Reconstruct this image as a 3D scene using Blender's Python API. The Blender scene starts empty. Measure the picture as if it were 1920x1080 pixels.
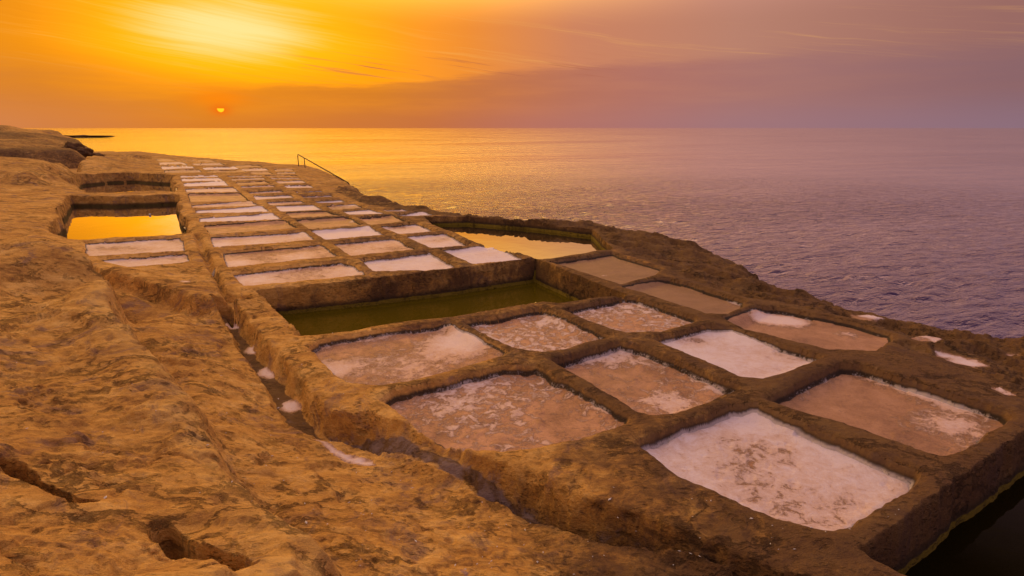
import bpy, bmesh, math, random
import numpy as np
from mathutils import Vector
S = bpy.context.scene
COL = S.collection
R = math.radians

# ------------------------------------------------------------------ camera, sky, sun, exposure
CAM_H = 2.9
cam_d = bpy.data.cameras.new('camera'); cam = bpy.data.objects.new('camera', cam_d); COL.objects.link(cam)
cam_d.sensor_width = 36; cam_d.lens = 36 * 1080 / 1920
cam_d.clip_start = .05; cam_d.clip_end = 200000
cam.location = (0, 0, CAM_H)
cam.rotation_euler = (R(90) - math.atan(300 / 1080), 0, 0)
S.camera = cam
S.view_settings.view_transform = 'Standard'; S.view_settings.look = 'None'
S.view_settings.gamma = 1; S.view_settings.use_curve_mapping = False
S.view_settings.exposure = 0.0
S.cycles.max_bounces = 6; S.cycles.transparent_max_bounces = 8
S.cycles.use_denoising = True

SUN_AZ, SUN_EL = -25.8, 1.5
sun_d = bpy.data.lights.new('sun', 'SUN'); sun_d.energy = .0004; sun_d.angle = R(14)      # a low sun veiled by cloud; sun_d.color = (1, .45, .12)
sun = bpy.data.objects.new('sun', sun_d); COL.objects.link(sun)
sdir = Vector((math.sin(R(SUN_AZ)) * math.cos(R(SUN_EL)), math.cos(R(SUN_AZ)) * math.cos(R(SUN_EL)), math.sin(R(SUN_EL))))
sun.rotation_euler = sdir.to_track_quat('Z', 'Y').to_euler()


def lin(c):
    return tuple((x / 255 / 12.92) if x / 255 <= .04045 else ((x / 255 + .055) / 1.055) ** 2.4 for x in c)


class NG:
    """small node-graph helper: values are sockets or numbers"""
    def __init__(self, tree):
        self.t = tree; self.n = tree.nodes; self.l = tree.links; self.n.clear()
    def node(self, kind, **kw):
        nd = self.n.new(kind)
        for k, v in kw.items(): setattr(nd, k, v)
        return nd
    def put(self, sock, v):
        if hasattr(v, 'links'): self.l.new(v, sock)
        elif v is not None:
            if sock.type == 'RGBA' and len(v) == 3: v = (*v, 1)
            sock.default_value = v
    def m(self, op, a, b=None, c=None, clamp=False):
        nd = self.node('ShaderNodeMath', operation=op, use_clamp=clamp)
        for s, v in zip(nd.inputs, (a, b, c)): self.put(s, v) if v is not None else None
        return nd.outputs[0]
    def add(self, a, b): return self.m('ADD', a, b)
    def sub(self, a, b): return self.m('SUBTRACT', a, b)
    def mul(self, a, b): return self.m('MULTIPLY', a, b)
    def step(self, v, a, b, lo=0., hi=1.):
        nd = self.node('ShaderNodeMapRange', interpolation_type='SMOOTHSTEP')
        for s, x in zip(nd.inputs, (v, a, b, lo, hi)): self.put(s, x)
        return nd.outputs[0]
    def mix(self, f, a, b, blend='MIX'):
        nd = self.node('ShaderNodeMix', data_type='RGBA', blend_type=blend)
        self.put(nd.inputs[0], f); self.put(nd.inputs[6], a); self.put(nd.inputs[7], b)
        return nd.outputs[2]
    def noise(self, vec, scale, detail=4, rough=.55, dist=0.):
        nd = self.node('ShaderNodeTexNoise')
        self.put(nd.inputs['Vector'], vec); self.put(nd.inputs['Scale'], scale); self.put(nd.inputs['Detail'], detail)
        self.put(nd.inputs['Roughness'], rough); self.put(nd.inputs['Distortion'], dist)
        return nd.outputs[0]
    def voro(self, vec, scale, feature='F1', smooth=None):
        nd = self.node('ShaderNodeTexVoronoi', feature=feature)
        self.put(nd.inputs['Vector'], vec); self.put(nd.inputs['Scale'], scale)
        return nd.outputs[0]
    def xyz(self, x, y, z):
        nd = self.node('ShaderNodeCombineXYZ')
        for s, v in zip(nd.inputs, (x, y, z)): self.put(s, v)
        return nd.outputs[0]
    def sep(self, v):
        nd = self.node('ShaderNodeSeparateXYZ'); self.put(nd.inputs[0], v); return nd.outputs
    def ramp(self, f, stops, interp='LINEAR'):
        nd = self.node('ShaderNodeValToRGB'); r = nd.color_ramp; r.interpolation = interp
        while len(r.elements) < len(stops): r.elements.new(.5)
        for e, (p, c) in zip(r.elements, stops): e.position = p; e.color = (*c[:3], 1)
        self.put(nd.inputs[0], f); return nd.outputs[0]
    def attr(self, name):
        return self.node('ShaderNodeAttribute', attribute_name=name).outputs['Fac']
    def bump(self, h, dist, strength=1., normal=None):
        nd = self.node('ShaderNodeBump'); self.put(nd.inputs['Strength'], strength); self.put(nd.inputs['Distance'], dist)
        self.put(nd.inputs['Height'], h)
        if normal is not None: self.put(nd.inputs['Normal'], normal)
        return nd.outputs[0]


def build_world():
    w = bpy.data.worlds.new('World'); S.world = w; w.use_nodes = True
    g = NG(w.node_tree)
    def lin(c, k=1.):                                          # brighter than the film can hold: only the clipped red goes on rising
        r_, g_, b_ = globals()['lin'](c); return (r_ * k, g_, b_)
    tc = g.node('ShaderNodeTexCoord').outputs['Generated']
    x, y, z = g.sep(tc)[:3]
    az = g.mul(g.m('ARCTAN2', x, y), 180 / math.pi)            # degrees, 0 ahead, + to the right
    el = g.mul(g.m('ARCSINE', z), 180 / math.pi)
    f = g.m('DIVIDE', g.add(az, 180.), 360.)
    P = lambda a: (a + 180) / 360
    upper = g.ramp(f, [(P(-180), lin((120, 90, 108))), (P(-85), lin((180, 122, 84))), (P(-52), lin((218, 138, 40), 1.1)), (P(-38), lin((232, 148, 12), 1.15)), (P(-26), lin((255, 176, 0), 1.3)),
                       (P(-12), lin((252, 166, 14), 1.2)), (P(-4), lin((236, 146, 52), 1.1)), (P(6), lin((210, 134, 98))), (P(20), lin((190, 132, 112))),
                       (P(38), lin((158, 109, 102))), (P(75), lin((124, 94, 114))), (P(180), lin((120, 90, 108)))])
    bank = g.ramp(f, [(P(-180), lin((92, 76, 98))), (P(-80), lin((150, 100, 85))), (P(-42), lin((198, 116, 62))), (P(-27), lin((190, 104, 34))), (P(-13), lin((184, 102, 46))),
                      (P(0), lin((184, 108, 78))), (P(12), lin((174, 110, 104))), (P(25), lin((160, 111, 113))), (P(40), lin((136, 101, 110))), (P(75), lin((96, 80, 106))), (P(180), lin((92, 76, 98)))])
    low = g.ramp(f, [(P(-180), lin((145, 110, 122))), (P(-44), lin((208, 132, 92))), (P(-27), lin((186, 106, 46))), (P(-8), lin((190, 108, 70))), (P(2), lin((186, 116, 102))),
                     (P(20), lin((164, 120, 126))), (P(42), lin((142, 114, 130))), (P(180), lin((145, 110, 122)))])
    # wind-drawn cirrus: noise stretched along a slightly falling axis
    sa = g.add(az, g.mul(el, 1.6)); sb = g.add(el, g.mul(az, .13))
    wob = g.noise(g.xyz(g.mul(az, .07), g.mul(el, .12), 3.), 1., 3)
    st1 = g.noise(g.xyz(g.mul(sa, .045), g.add(g.mul(sb, 1.15), g.mul(wob, 2.2)), 0.), 1., 6, .6, .3)
    st2 = g.noise(g.xyz(g.mul(sa, .13), g.add(g.mul(sb, 6.5), g.mul(wob, 5.)), 7.), 1., 5, .62, .2)
    streak = g.add(g.mul(g.sub(st1, .5), 1.3), g.mul(g.sub(st2, .5), .85))
    # upper sky goes paler overhead
    def gain(c, k): return tuple(v * k for v in globals()['lin'](c))
    over = g.ramp(f, [(P(-180), gain((140, 120, 150), .6)), (P(-80), gain((240, 180, 110), 1.3)), (P(-28), gain((255, 190, 44), 3.2)), (P(-2), gain((255, 188, 84), 2.7)), (P(18), gain((240, 172, 150), 1.15)), (P(60), gain((196, 148, 168), .75)), (P(180), gain((140, 120, 150), .6))])
    high = g.ramp(f, [(P(-180), gain((166, 142, 172), .8)), (P(-26), gain((252, 206, 178), 1.7)), (P(30), gain((226, 184, 190), 1.)), (P(180), gain((166, 142, 172), .8))])
    over = g.mix(g.step(el, 18., 55.), over, high)
    c = g.mix(g.step(el, 8.5, 17.), upper, over)
    c = g.mix(g.mul(g.step(streak, .02, .55), .42), c, lin((255, 190, 100)))
    # the bright veil above the sun
    def lobe(a0, e0, wa, we, pw=1.):
        da = g.m('DIVIDE', g.sub(az, a0), wa); de = g.m('DIVIDE', g.sub(el, e0), we)
        return g.m('EXPONENT', g.mul(g.add(g.mul(da, da), g.mul(de, de)), -1.))
    def lobe2(a0, e0, wa, wd, wu):
        da = g.m('DIVIDE', g.sub(az, a0), wa); d = g.sub(el, e0)
        de = g.add(g.m('DIVIDE', g.m('MINIMUM', d, 0.), wd), g.m('DIVIDE', g.m('MAXIMUM', d, 0.), wu))
        return g.m('EXPONENT', g.mul(g.add(g.mul(da, da), g.mul(de, de)), -1.))
    big = g.add(lobe2(-24.0, 6.8, 13., 2.9, 6.5), g.mul(streak, .18))
    c = g.mix(g.m('MULTIPLY', g.step(big, .18, .95), .95), c, lin((255, 200, 2), 1.5))
    core = g.add(lobe2(-24.4, 7.8, 7.6, 2.5, 3.0), g.mul(streak, .5))
    c = g.mix(g.step(core, .22, 1.1), c, lin((255, 236, 150), 1.6))
    # low cloud bank, its top edge rising to the right, ragged
    edge = g.ramp(f, [(P(-60), (.52,) * 3), (P(-40), (.50,) * 3), (P(-30), (.385,) * 3), (P(-22), (.37,) * 3), (P(-10), (.40,) * 3), (P(0), (.52,) * 3), (P(14), (.585,) * 3), (P(26), (.64,) * 3), (P(45), (.60,) * 3), (P(80), (.55,) * 3)])
    rag = g.noise(g.xyz(g.mul(az, .16), g.mul(el, 1.7), 1.), 1., 5, .6)
    e2 = g.add(g.mul(edge, 10.), g.mul(g.sub(rag, .5), 1.5))
    soft = g.add(g.step(az, -34., -20., 2.4, .42), g.step(az, 4., 34., 0., 1.3))
    inb = g.m('SUBTRACT', 1., g.step(el, g.sub(e2, soft), g.add(e2, g.mul(soft, .55))))
    bb = g.noise(g.xyz(g.mul(az, .10), g.mul(el, .9), 5.), 1., 5, .55)
    bank = g.mix(g.step(bb, .35, .7, 0., .25), bank, upper)
    bank = g.mix(.22, bank, upper)
    bank = g.mix(g.step(el, 3.4, 0., 0., .9), bank, low)
    c = g.mix(g.mul(inb, g.step(az, -30., 6., .82, .95)), c, bank)
    # thin loose bars at the bank's edge
    bar = g.noise(g.xyz(g.mul(az, .09), g.mul(sb, 3.2), 11.), 1., 4, .6)
    barm = g.mul(g.step(bar, .56, .66), g.mul(lobe(-6., 5.2, 16., 1.1), .75))
    c = g.mix(barm, c, lin((176, 98, 72)))
    # glow over the sun and its disc, cut by cloud above
    c = g.mix(g.mul(lobe(SUN_AZ, 2.45, 2.3, .75), .75), c, lin((255, 132, 4)))
    c = g.mix(g.mul(lobe(SUN_AZ, 1.48, .75, .45), .75), c, lin((240, 96, 6)))
    da = g.sub(az, SUN_AZ); de = g.sub(el, 1.58)
    disc = g.step(g.m('SQRT', g.add(g.mul(da, da), g.mul(de, de))),   .30, .23)
    disc = g.mul(disc, g.step(el, 1.64, 1.58))
    c = g.mix(disc, c, (1.7, .72, .02))
    sky = g.node('ShaderNodeTexSky', sky_type='NISHITA')
    sky.sun_disc = False; sky.sun_elevation = R(SUN_EL); sky.sun_rotation = R(SUN_AZ); sky.altitude = 0
    bg = g.node('ShaderNodeBackground'); g.put(bg.inputs[0], c); g.put(bg.inputs[1], 1.0)
    bn = g.node('ShaderNodeBackground'); g.put(bn.inputs[0], sky.outputs[0]); g.put(bn.inputs[1], .05)
    mx = g.node('ShaderNodeMixShader'); mx.inputs[0].default_value = .94        # thin gaps of clear sky behind the cloud
    g.l.new(bn.outputs[0], mx.inputs[1]); g.l.new(bg.outputs[0], mx.inputs[2])
    out = g.node('ShaderNodeOutputWorld'); g.l.new(mx.outputs[0], out.inputs[0])


build_world()

# surveyed outlines, metres (x east, y ahead, z up; shelf level 0)
PANS = [('C1r1', [(-5.83, 11.69), (-3.936, 12.853), (-3.657, 12.635), (-3.01, 11.552), (-4.207, 11.074), (-5.157, 10.709)], 0.62, 0.25, 0.75, 1.0, [(-5.015, 11.937, 0.57, -0.12), (-4.34, 12.674, 0.482, -0.1), (-5.389, 11.488, 0.33, 0.2)], 0.12), ('C1r2', [(-7.101, 13.799), (-5.012, 14.886), (-4.093, 13.31), (-6.182, 12.22)], 0.5, 0.2, 0.85, 1.0, [(-6.269, 12.939, 0.369, 0.3), (-5.117, 13.501, 0.639, 0.15), (-6.129, 14.776, 0.696, -0.2)], 0.12), ('C1r3', [(-8.433, 15.896), (-6.145, 16.766), (-5.325, 15.414), (-7.579, 14.391)], 0.66, 0.2, 0.6, 1.0, [(-7.765, 15.131, 0.314, 0.3)], 0.12), ('C1r4', [(-9.736, 18.042), (-7.481, 18.923), (-6.489, 17.332), (-8.545, 16.148)], 0.12, 0.05, 0.5, 1.0, [], 0.12), ('C1r5', [(-10.643, 19.518), (-8.608, 20.683), (-7.595, 19.04), (-10.004, 18.363)], 0.85, 0.2, 0.15, 1.0, [], 0.12), ('C1r6', [(-11.84, 21.537), (-9.782, 22.623), (-8.701, 20.821), (-11.206, 20.412)], 0.85, 0.2, 0.15, 1.0, [], 0.12), ('C1r7', [(-12.964, 23.292), (-10.984, 24.371), (-9.85, 22.787), (-12.182, 21.989)], 0.6, 0.2, 0.85, 1.0, [], 0.12), ('C1r8', [(-15.275, 27.308), (-12.849, 27.545), (-11.028, 24.371), (-13.27, 23.82)], 0.1, 0.05, 0.5, 1.0, [], 0.12), ('C1r9', [(-16.622, 29.588), (-14.575, 30.432), (-12.983, 27.785), (-15.454, 27.545)], 0.6, 0.2, 0.6, 1.0, [], 0.12), ('C1r10', [(-18.296, 32.433), (-16.554, 33.62), (-14.908, 30.724), (-16.982, 30.146)], 0.85, 0.2, 0.15, 1.0, [], 0.12), ('C1r11', [(-20.098, 35.47), (-18.026, 36.065), (-16.585, 33.62), (-18.724, 33.101)], 0.8, 0.2, 0.35, 1.0, [], 0.12), ('C1r12', [(-21.405, 37.707), (-19.175, 38.062), (-18.238, 36.431), (-20.349, 35.865)], 0.85, 0.2, 0.3, 1.0, [], 0.12), ('C2r1', [(-3.438, 12.909), (-2.028, 13.863), (-1.197, 12.22), (-1.817, 11.925), (-2.908, 11.83)], 0.76, 0.2, 0.35, 1.0, [], 0.12), ('C2r2', [(-4.726, 14.959), (-3.246, 15.732), (-2.344, 14.122), (-3.807, 13.37)], 0.58, 0.15, 0.9, 1.0, [], 0.12), ('C2r3', [(-5.957, 16.858), (-4.42, 17.68), (-3.554, 16.148), (-5.036, 15.414)], 0.88, 0.1, 0.3, 1.0, [], 0.12), ('C2r4', [(-7.146, 18.923), (-5.618, 19.641), (-4.673, 17.833), (-6.02, 17.045)], 0.12, 0.05, 0.6, 1.0, [(-5.195, 18.899, 0.247, 0.5)], 0.12), ('C2r5', [(-8.167, 20.683), (-6.801, 21.101), (-5.817, 19.828), (-7.284, 19.157)], 0.08, 0.05, 0.6, 1.0, [], 0.12), ('C2r6', [(-9.301, 22.623), (-7.962, 23.121), (-6.95, 21.39), (-8.316, 20.821)], 0.85, 0.15, 0.3, 1.0, [], 0.12), ('C2r7', [(-10.278, 24.185), (-9.029, 24.753), (-8.293, 23.465), (-9.492, 22.787)], 0.6, 0.2, 0.95, 1.0, [], 0.12), ('C2r8', [(-11.966, 26.735), (-10.373, 27.076), (-9.476, 25.551), (-10.899, 24.753)], 0.75, 0.2, 0.45, 1.0, [], 0.12), ('C2r9', [(-12.947, 28.278), (-11.507, 29.05), (-10.744, 27.664), (-12.164, 27.076)], 0.6, 0.2, 0.95, 1.0, [], 0.12), ('C2r10', [(-14.346, 30.724), (-12.903, 31.478), (-12.089, 30.061), (-13.693, 29.588)], 0.6, 0.2, 0.9, 1.0, [], 0.12), ('C2r11', [(-15.621, 32.931), (-14.366, 33.975), (-13.082, 31.853), (-14.51, 31.021)], 0.1, 0.05, 0.6, 1.0, [], 0.12), ('C2r12', [(-17.033, 35.354), (-15.163, 35.746), (-14.452, 34.41), (-15.981, 33.445)], 0.5, 0.2, 0.5, 1.0, [(-15.672, 36.536, 0.334, 0.4), (-16.651, 35.758, 0.392, -0.3)], 0.12), ('C2r13', [(-18.059, 37.101), (-16.02, 37.401), (-15.395, 36.146), (-17.25, 35.746)], 0.5, 0.2, 0.6, 1.0, [], 0.12), ('C3r1', [(-1.746, 14.024), (-0.472, 14.741), (0.297, 13.078), (-0.363, 12.743), (-0.857, 12.529)], 0.8, 0.2, 0.12, 1.0, [], 0.12), ('C3r2', [(-3.01, 15.979), (-1.924, 16.584), (-1.099, 14.599), (-1.989, 14.255)], 0.7, 0.25, 0.3, 1.0, [(-2.09, 15.891, 0.329, -0.12)], 0.12), ('C3r3', [(-4.09, 17.68), (-3.061, 18.363), (-2.226, 16.766), (-3.147, 16.233)], 0.66, 0.3, 0.4, 1.0, [(-3.604, 17.949, 0.302, -0.2)], 0.12), ('C3r4', [(-5.24, 19.518), (-4.206, 20.149), (-3.393, 18.695), (-4.378, 17.782)], 0.12, 0.05, 0.5, 1.0, [], 0.12), ('C3r5', [(-6.254, 21.101), (-5.3, 21.611), (-4.402, 20.28), (-5.612, 19.955)], 0.8, 0.15, 0.3, 1.0, [], 0.12), ('C3r6', [(-7.461, 22.953), (-6.456, 23.641), (-5.532, 21.989), (-6.592, 21.317)], 0.4, 0.2, 0.5, 1.0, [(-6.466, 23.729, 0.395, 0.6)], 0.12), ('C3r7', [(-8.541, 24.656), (-7.466, 25.347), (-6.772, 24.001), (-7.852, 23.641)], 0.8, 0.2, 0.25, 1.0, [], 0.12), ('C3r8', [(-9.764, 26.623), (-8.528, 27.308), (-7.859, 25.97), (-9.053, 25.551)], 0.62, 0.2, 0.45, 1.0, [], 0.12), ('C3r9', [(-10.804, 28.659), (-9.595, 29.236), (-8.914, 27.907), (-10.142, 27.545)], 0.9, 0.2, 0.3, 1.0, [], 0.12), ('C3r10', [(-12.385, 31.478), (-11.046, 31.948), (-10.069, 29.864), (-11.392, 29.67)], 0.75, 0.2, 0.35, 1.0, [], 0.12), ('C3r11', [(-13.808, 33.975), (-12.483, 34.707), (-11.384, 32.597), (-12.748, 32.044)], 0.65, 0.2, 0.75, 1.0, [], 0.12), ('C3r12', [(-14.885, 35.865), (-13.153, 36.146), (-12.616, 35.085), (-14.088, 34.521)], 0.6, 0.2, 0.5, 1.0, [], 0.12), ('C3r13', [(-15.904, 37.532), (-13.977, 37.972), (-13.343, 36.68), (-15.214, 36.268)], 0.3, 0.1, 0.5, 1.0, [], 0.12), ('C4r1', [(-4.178, 20.479), (-3.226, 21.245), (-2.577, 20.28), (-3.737, 19.828)], 0.88, 0.2, 0.2, 1.0, [], 0.12), ('C4r2', [(-4.976, 21.686), (-4.04, 21.837), (-3.639, 21.245), (-4.533, 21.002)], 0.55, 0.2, 0.6, 1.0, [], 0.1), ('G1r1', [(-25.387, 42.838), (-23.247, 43.585), (-21.134, 40.038), (-23.548, 39.646)], 0.4, 0.2, 0.3, 1.0, [], 0.13), ('G1r2', [(-28.539, 47.736), (-26.172, 48.088), (-23.876, 44.479), (-25.838, 43.41)], 0.7, 0.2, 0.3, 1.0, [], 0.13), ('G1r3', [(-31.203, 51.908), (-29.715, 52.915), (-27.03, 49.027), (-29.042, 48.517)], 0.55, 0.2, 0.4, 1.0, [], 0.13), ('G1r4', [(-34.303, 56.667), (-32.933, 56.963), (-30.635, 53.873), (-32.227, 53.433)], 0.25, 0.2, 0.5, 1.0, [], 0.13), ('G2r1', [(-22.008, 42.171), (-19.612, 42.726), (-18.212, 40.187), (-20.597, 39.841)], 0.12, 0.2, 0.5, 1.0, [], 0.13), ('G2r2', [(-24.329, 46.051), (-21.916, 46.711), (-20.039, 43.41), (-22.428, 42.838)], 0.75, 0.2, 0.3, 1.0, [], 0.13), ('G2r3', [(-28.098, 51.338), (-26.056, 52.491), (-23.206, 48.088), (-25.711, 47.877)], 0.5, 0.2, 0.4, 1.0, [], 0.13), ('G2r4', [(-31.671, 56.086), (-28.67, 56.375), (-26.797, 53.608), (-29.521, 53.087)], 0.3, 0.2, 0.5, 1.0, [], 0.13), ('G3r1', [(-18.243, 40.589), (-17.012, 41.103), (-15.59, 38.287), (-16.71, 37.972)], 0.1, 0.2, 0.5, 1.0, [], 0.13), ('G3r2', [(-20.425, 43.997), (-18.715, 44.6), (-17.15, 41.631), (-18.62, 41.103)], 0.6, 0.2, 0.35, 1.0, [], 0.13), ('G3r3', [(-22.606, 47.736), (-20.844, 48.589), (-19.251, 45.6), (-20.991, 44.97)], 0.15, 0.2, 0.5, 1.0, [], 0.13), ('G4r1', [(-16.363, 40.691), (-15.161, 40.948), (-14.205, 38.606), (-15.293, 38.242)], 0.4, 0.2, 0.4, 1.0, [], 0.13), ('G4r2', [(-17.891, 44.057), (-16.494, 44.177), (-15.35, 41.365), (-16.584, 41.155)], 0.35, 0.2, 0.5, 1.0, [], 0.13), ('S1', [(-11.331, 15.071), (-9.29, 15.855), (-8.943, 15.414), (-8.022, 13.863), (-9.055, 13.49), (-9.907, 13.251), (-10.392, 13.736)], 0.62, 0.15, 0.6, 1.0, [(-9.118, 15.131, 0.427, -0.05), (-10.448, 14.57, 0.413, -0.08)], 0.12), ('S2', [(-9.509, 12.965), (-7.846, 13.612), (-7.272, 12.689), (-8.156, 12.071), (-8.982, 12.529)], 0.66, 0.15, 0.65, 1.0, [], 0.12), ('F1', [(-2.788, 7.463), (-2.751, 7.714), (-2.07, 8.119), (-1.081, 8.514), (-0.907, 8.437), (-0.108, 7.285), (-0.177, 7.151), (-0.672, 6.725), (-1.231, 6.342), (-1.514, 6.267), (-1.913, 6.342), (-2.3, 6.776)], 0.36, 0.42, 0.7, 1.0, [(-0.708, 7.971, 0.472, 0.38), (-1.398, 6.991, 0.49, 0.2), (-1.97, 7.652, 0.682, -0.08), (-2.236, 6.991, 0.279, 0.25), (-0.997, 7.756, 0.383, 0.2)], 0.13), ('F2', [(-1.454, 5.875), (-1.349, 6.065), (-0.71, 6.434), (-0.102, 6.793), (0.291, 6.793), (1.215, 5.442), (1.162, 5.34), (0.616, 5.001), (0.035, 4.827), (-0.302, 4.836), (-0.653, 5.001), (-0.915, 5.23), (-1.21, 5.62)], 0.35, 0.1, 0.55, 2.2, [(-0.503, 6.199, 0.377, 0.17), (-0.198, 6.566, 0.264, 0.14), (-0.706, 5.742, 0.353, 0.1), (1.019, 5.867, 0.239, 0.2), (0.454, 5.507, 0.397, -0.1)], 0.16), ('F3', [(-0.767, 8.54), (0.464, 9.205), (0.591, 9.088), (1.432, 7.823), (1.114, 7.692), (0.707, 7.363), (0.434, 7.304), (0.095, 7.403), (-0.23, 7.779)], 0.43, 0.12, 0.4, 2.6, [(0.325, 8.251, 0.649, 0.06), (-0.171, 8.742, 0.428, -0.1)], 0.15), ('F4', [(0.894, 9.117), (2.007, 9.904), (2.203, 9.837), (2.891, 8.725), (2.868, 8.54), (2.755, 8.412), (2.188, 8.049), (2.025, 8.096), (1.698, 8.049), (1.46, 8.288), (1.18, 8.644)], 0.4, 0.14, 0.35, 2.4, [(2.286, 9.406, 0.732, 0.06)], 0.14), ('F5', [(0.541, 6.968), (1.527, 7.629), (1.775, 7.484), (2.63, 6.165), (2.48, 6.024), (1.73, 5.512), (1.539, 5.512), (1.368, 5.584), (0.898, 6.388)], 0.3, 0.15, 0.55, 1.6, [(1.121, 7.526, 0.448, 0.3), (1.403, 7.429, 0.517, 0.15), (2.521, 6.49, 0.262, 0.35), (1.85, 6.062, 0.278, 0.25), (1.603, 6.062, 0.216, 0.15)], 0.16), ('F6', [(2.063, 7.757), (2.985, 8.312), (3.317, 8.263), (4.086, 7.077), (3.661, 6.793), (3.029, 6.419), (2.821, 6.497)], 0.78, 0.2, 0.35, 1.2, [(2.682, 7.997, 0.221, -0.34), (3.725, 7.342, 0.365, -0.12), (3.155, 7.015, 0.421, -0.1)], 0.14), ('F7', [(1.2, 4.942), (2.373, 5.682), (2.668, 5.682), (3.524, 4.433), (3.407, 4.26), (2.87, 3.96), (2.551, 3.747), (2.346, 3.729), (2.06, 3.841), (1.803, 4.077), (1.484, 4.409)], 0.68, 0.25, 0.4, 1.5, [(2.541, 5.622, 0.462, 0.15), (2.499, 4.986, 0.312, -0.16), (2.135, 4.986, 0.312, -0.1), (3.034, 4.463, 0.426, 0.06), (2.069, 4.544, 0.289, -0.12)], 0.16), ('F8', [(2.856, 5.836), (4.222, 6.827), (4.444, 6.776), (5.237, 5.548), (5.153, 5.419), (4.158, 4.789), (3.947, 4.725), (3.775, 4.913), (3.51, 5.219), (3.09, 5.608)], 0.16, 0.25, 0.7, 1.3, [(4.682, 6.756, 0.272, 0.6), (4.881, 6.445, 0.273, 0.6), (5.064, 6.157, 0.262, 0.6), (5.233, 5.892, 0.21, 0.6), (4.367, 5.507, 0.397, 0.34), (4.764, 5.507, 0.283, 0.3), (3.316, 6.298, 0.255, 0.4), (3.811, 6.644, 0.201, 0.35)], 0.16), ('F9', [(3.447, 8.806), (4.241, 9.418), (4.533, 9.418), (5.39, 8.725), (5.667, 8.167), (5.59, 7.957), (5.181, 7.587), (4.963, 7.423), (4.385, 7.484), (3.56, 8.263)], 0.1, 0.12, 0.7, 1.2, [(4.341, 9.088, 0.31, 0.6), (4.63, 8.95, 0.262, 0.6), (4.096, 9.032, 0.194, 0.45), (5.186, 8.386, 0.214, 0.5), (5.636, 8.314, 0.131, 0.3)], 0.13), ('F10', [(2.096, 10.709), (2.956, 11.243), (3.193, 11.243), (4.079, 9.704), (3.94, 9.418), (3.528, 9.03), (3.203, 9.03)], 0.08, 0.05, 0.5, 1.2, [(3.994, 9.872, 0.192, 0.6)], 0.12), ('F11', [(0.898, 12.798), (2.426, 13.736), (2.54, 13.429), (3.241, 12.17), (2.922, 11.552), (2.125, 10.868)], 0.06, 0.05, 0.5, 1.2, [(1.959, 11.858, 0.102, 0.6), (1.245, 13.127, 0.175, 0.1)], 0.1)]
POOLS = [('M', [(-4.826, 10.44), (-2.827, 11.243), (-1.149, 12.071), (0.56, 13.135), (0.682, 12.853), (1.806, 10.631), (2.129, 10.042), (2.013, 9.939), (1.377, 9.837), (0.787, 9.575), (0.563, 9.704), (-0.136, 9.326), (-1.145, 8.698), (-1.677, 8.592), (-2.413, 8.119), (-3.08, 7.98), (-3.895, 9.117)], -0.57, -1.25, 0.12), ('Y', [(-19.922, 25.97), (-17.656, 25.759), (-15.416, 26.623), (-12.911, 22.461), (-10.578, 18.695), (-9.261, 16.495), (-10.007, 16.19), (-10.631, 15.813), (-12.039, 15.414), (-12.947, 16.148), (-14.38, 17.937), (-15.829, 20.02)], -0.49, -1.1, 0.2), ('U', [(-27.46, 37.101), (-26.911, 38.885), (-25.654, 39.695), (-22.003, 37.972), (-15.909, 27.545), (-17.056, 28.029), (-18.558, 27.192), (-19.907, 27.192), (-24.787, 32.27)], -0.66, -1.3, 0.35), ('O', [(-3.028, 19.766), (-1.579, 20.02), (0.704, 18.923), (2.467, 17.63), (2.599, 14.529), (2.497, 14.323), (1.679, 13.674), (0.892, 13.078), (0.497, 13.135), (-0.477, 14.46), (-0.836, 14.813), (-1.891, 16.858), (-2.536, 18.148)], -0.36, -1.0, 0.12), ('B', [(2.499, 3.498), (3.018, 3.829), (3.628, 4.215), (5.105, 5.155), (7.759, 6.691), (7.023, 4.306), (3.993, 2.535), (2.873, 3.028), (2.73, 3.211)], -0.5, -1.4, 0.14)]
CUTS = [('channel', [(-5.314, 9.747), (-5.078, 9.933), (-4.934, 9.747), (-4.198, 8.656), (-3.632, 7.829), (-3.037, 7.083), (-2.472, 6.27), (-2.035, 5.665), (-1.722, 5.336), (-2.009, 5.368), (-2.29, 5.53), (-2.51, 5.7), (-2.836, 6.175), (-3.321, 6.915), (-3.939, 7.768), (-4.693, 8.908)], 0.1, 0.12), ('trench', [(-2.221, 5.742), (-1.958, 5.695), (-1.447, 5.537), (-0.972, 5.223), (-0.435, 4.84), (0.034, 4.533), (0.37, 4.229), (0.761, 4.008), (1.021, 3.871), (1.468, 3.55), (2.258, 3.058), (1.906, 3.058), (1.393, 3.565), (0.707, 3.765), (0.22, 4.028), (-0.384, 4.486), (-1.041, 4.938), (-1.465, 5.183), (-1.773, 5.314)], 0.1, 0.12), ('gutter', [(-9.136, 16.32), (-8.922, 16.32), (-7.433, 13.863), (-6.376, 12.071), (-5.25, 10.256), (-4.712, 9.973), (-4.652, 9.837), (-4.799, 9.48), (-4.72, 9.176), (-4.986, 9.543), (-5.76, 10.828), (-6.787, 12.425), (-7.892, 14.189)], 0.2, 0.1)]
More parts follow.
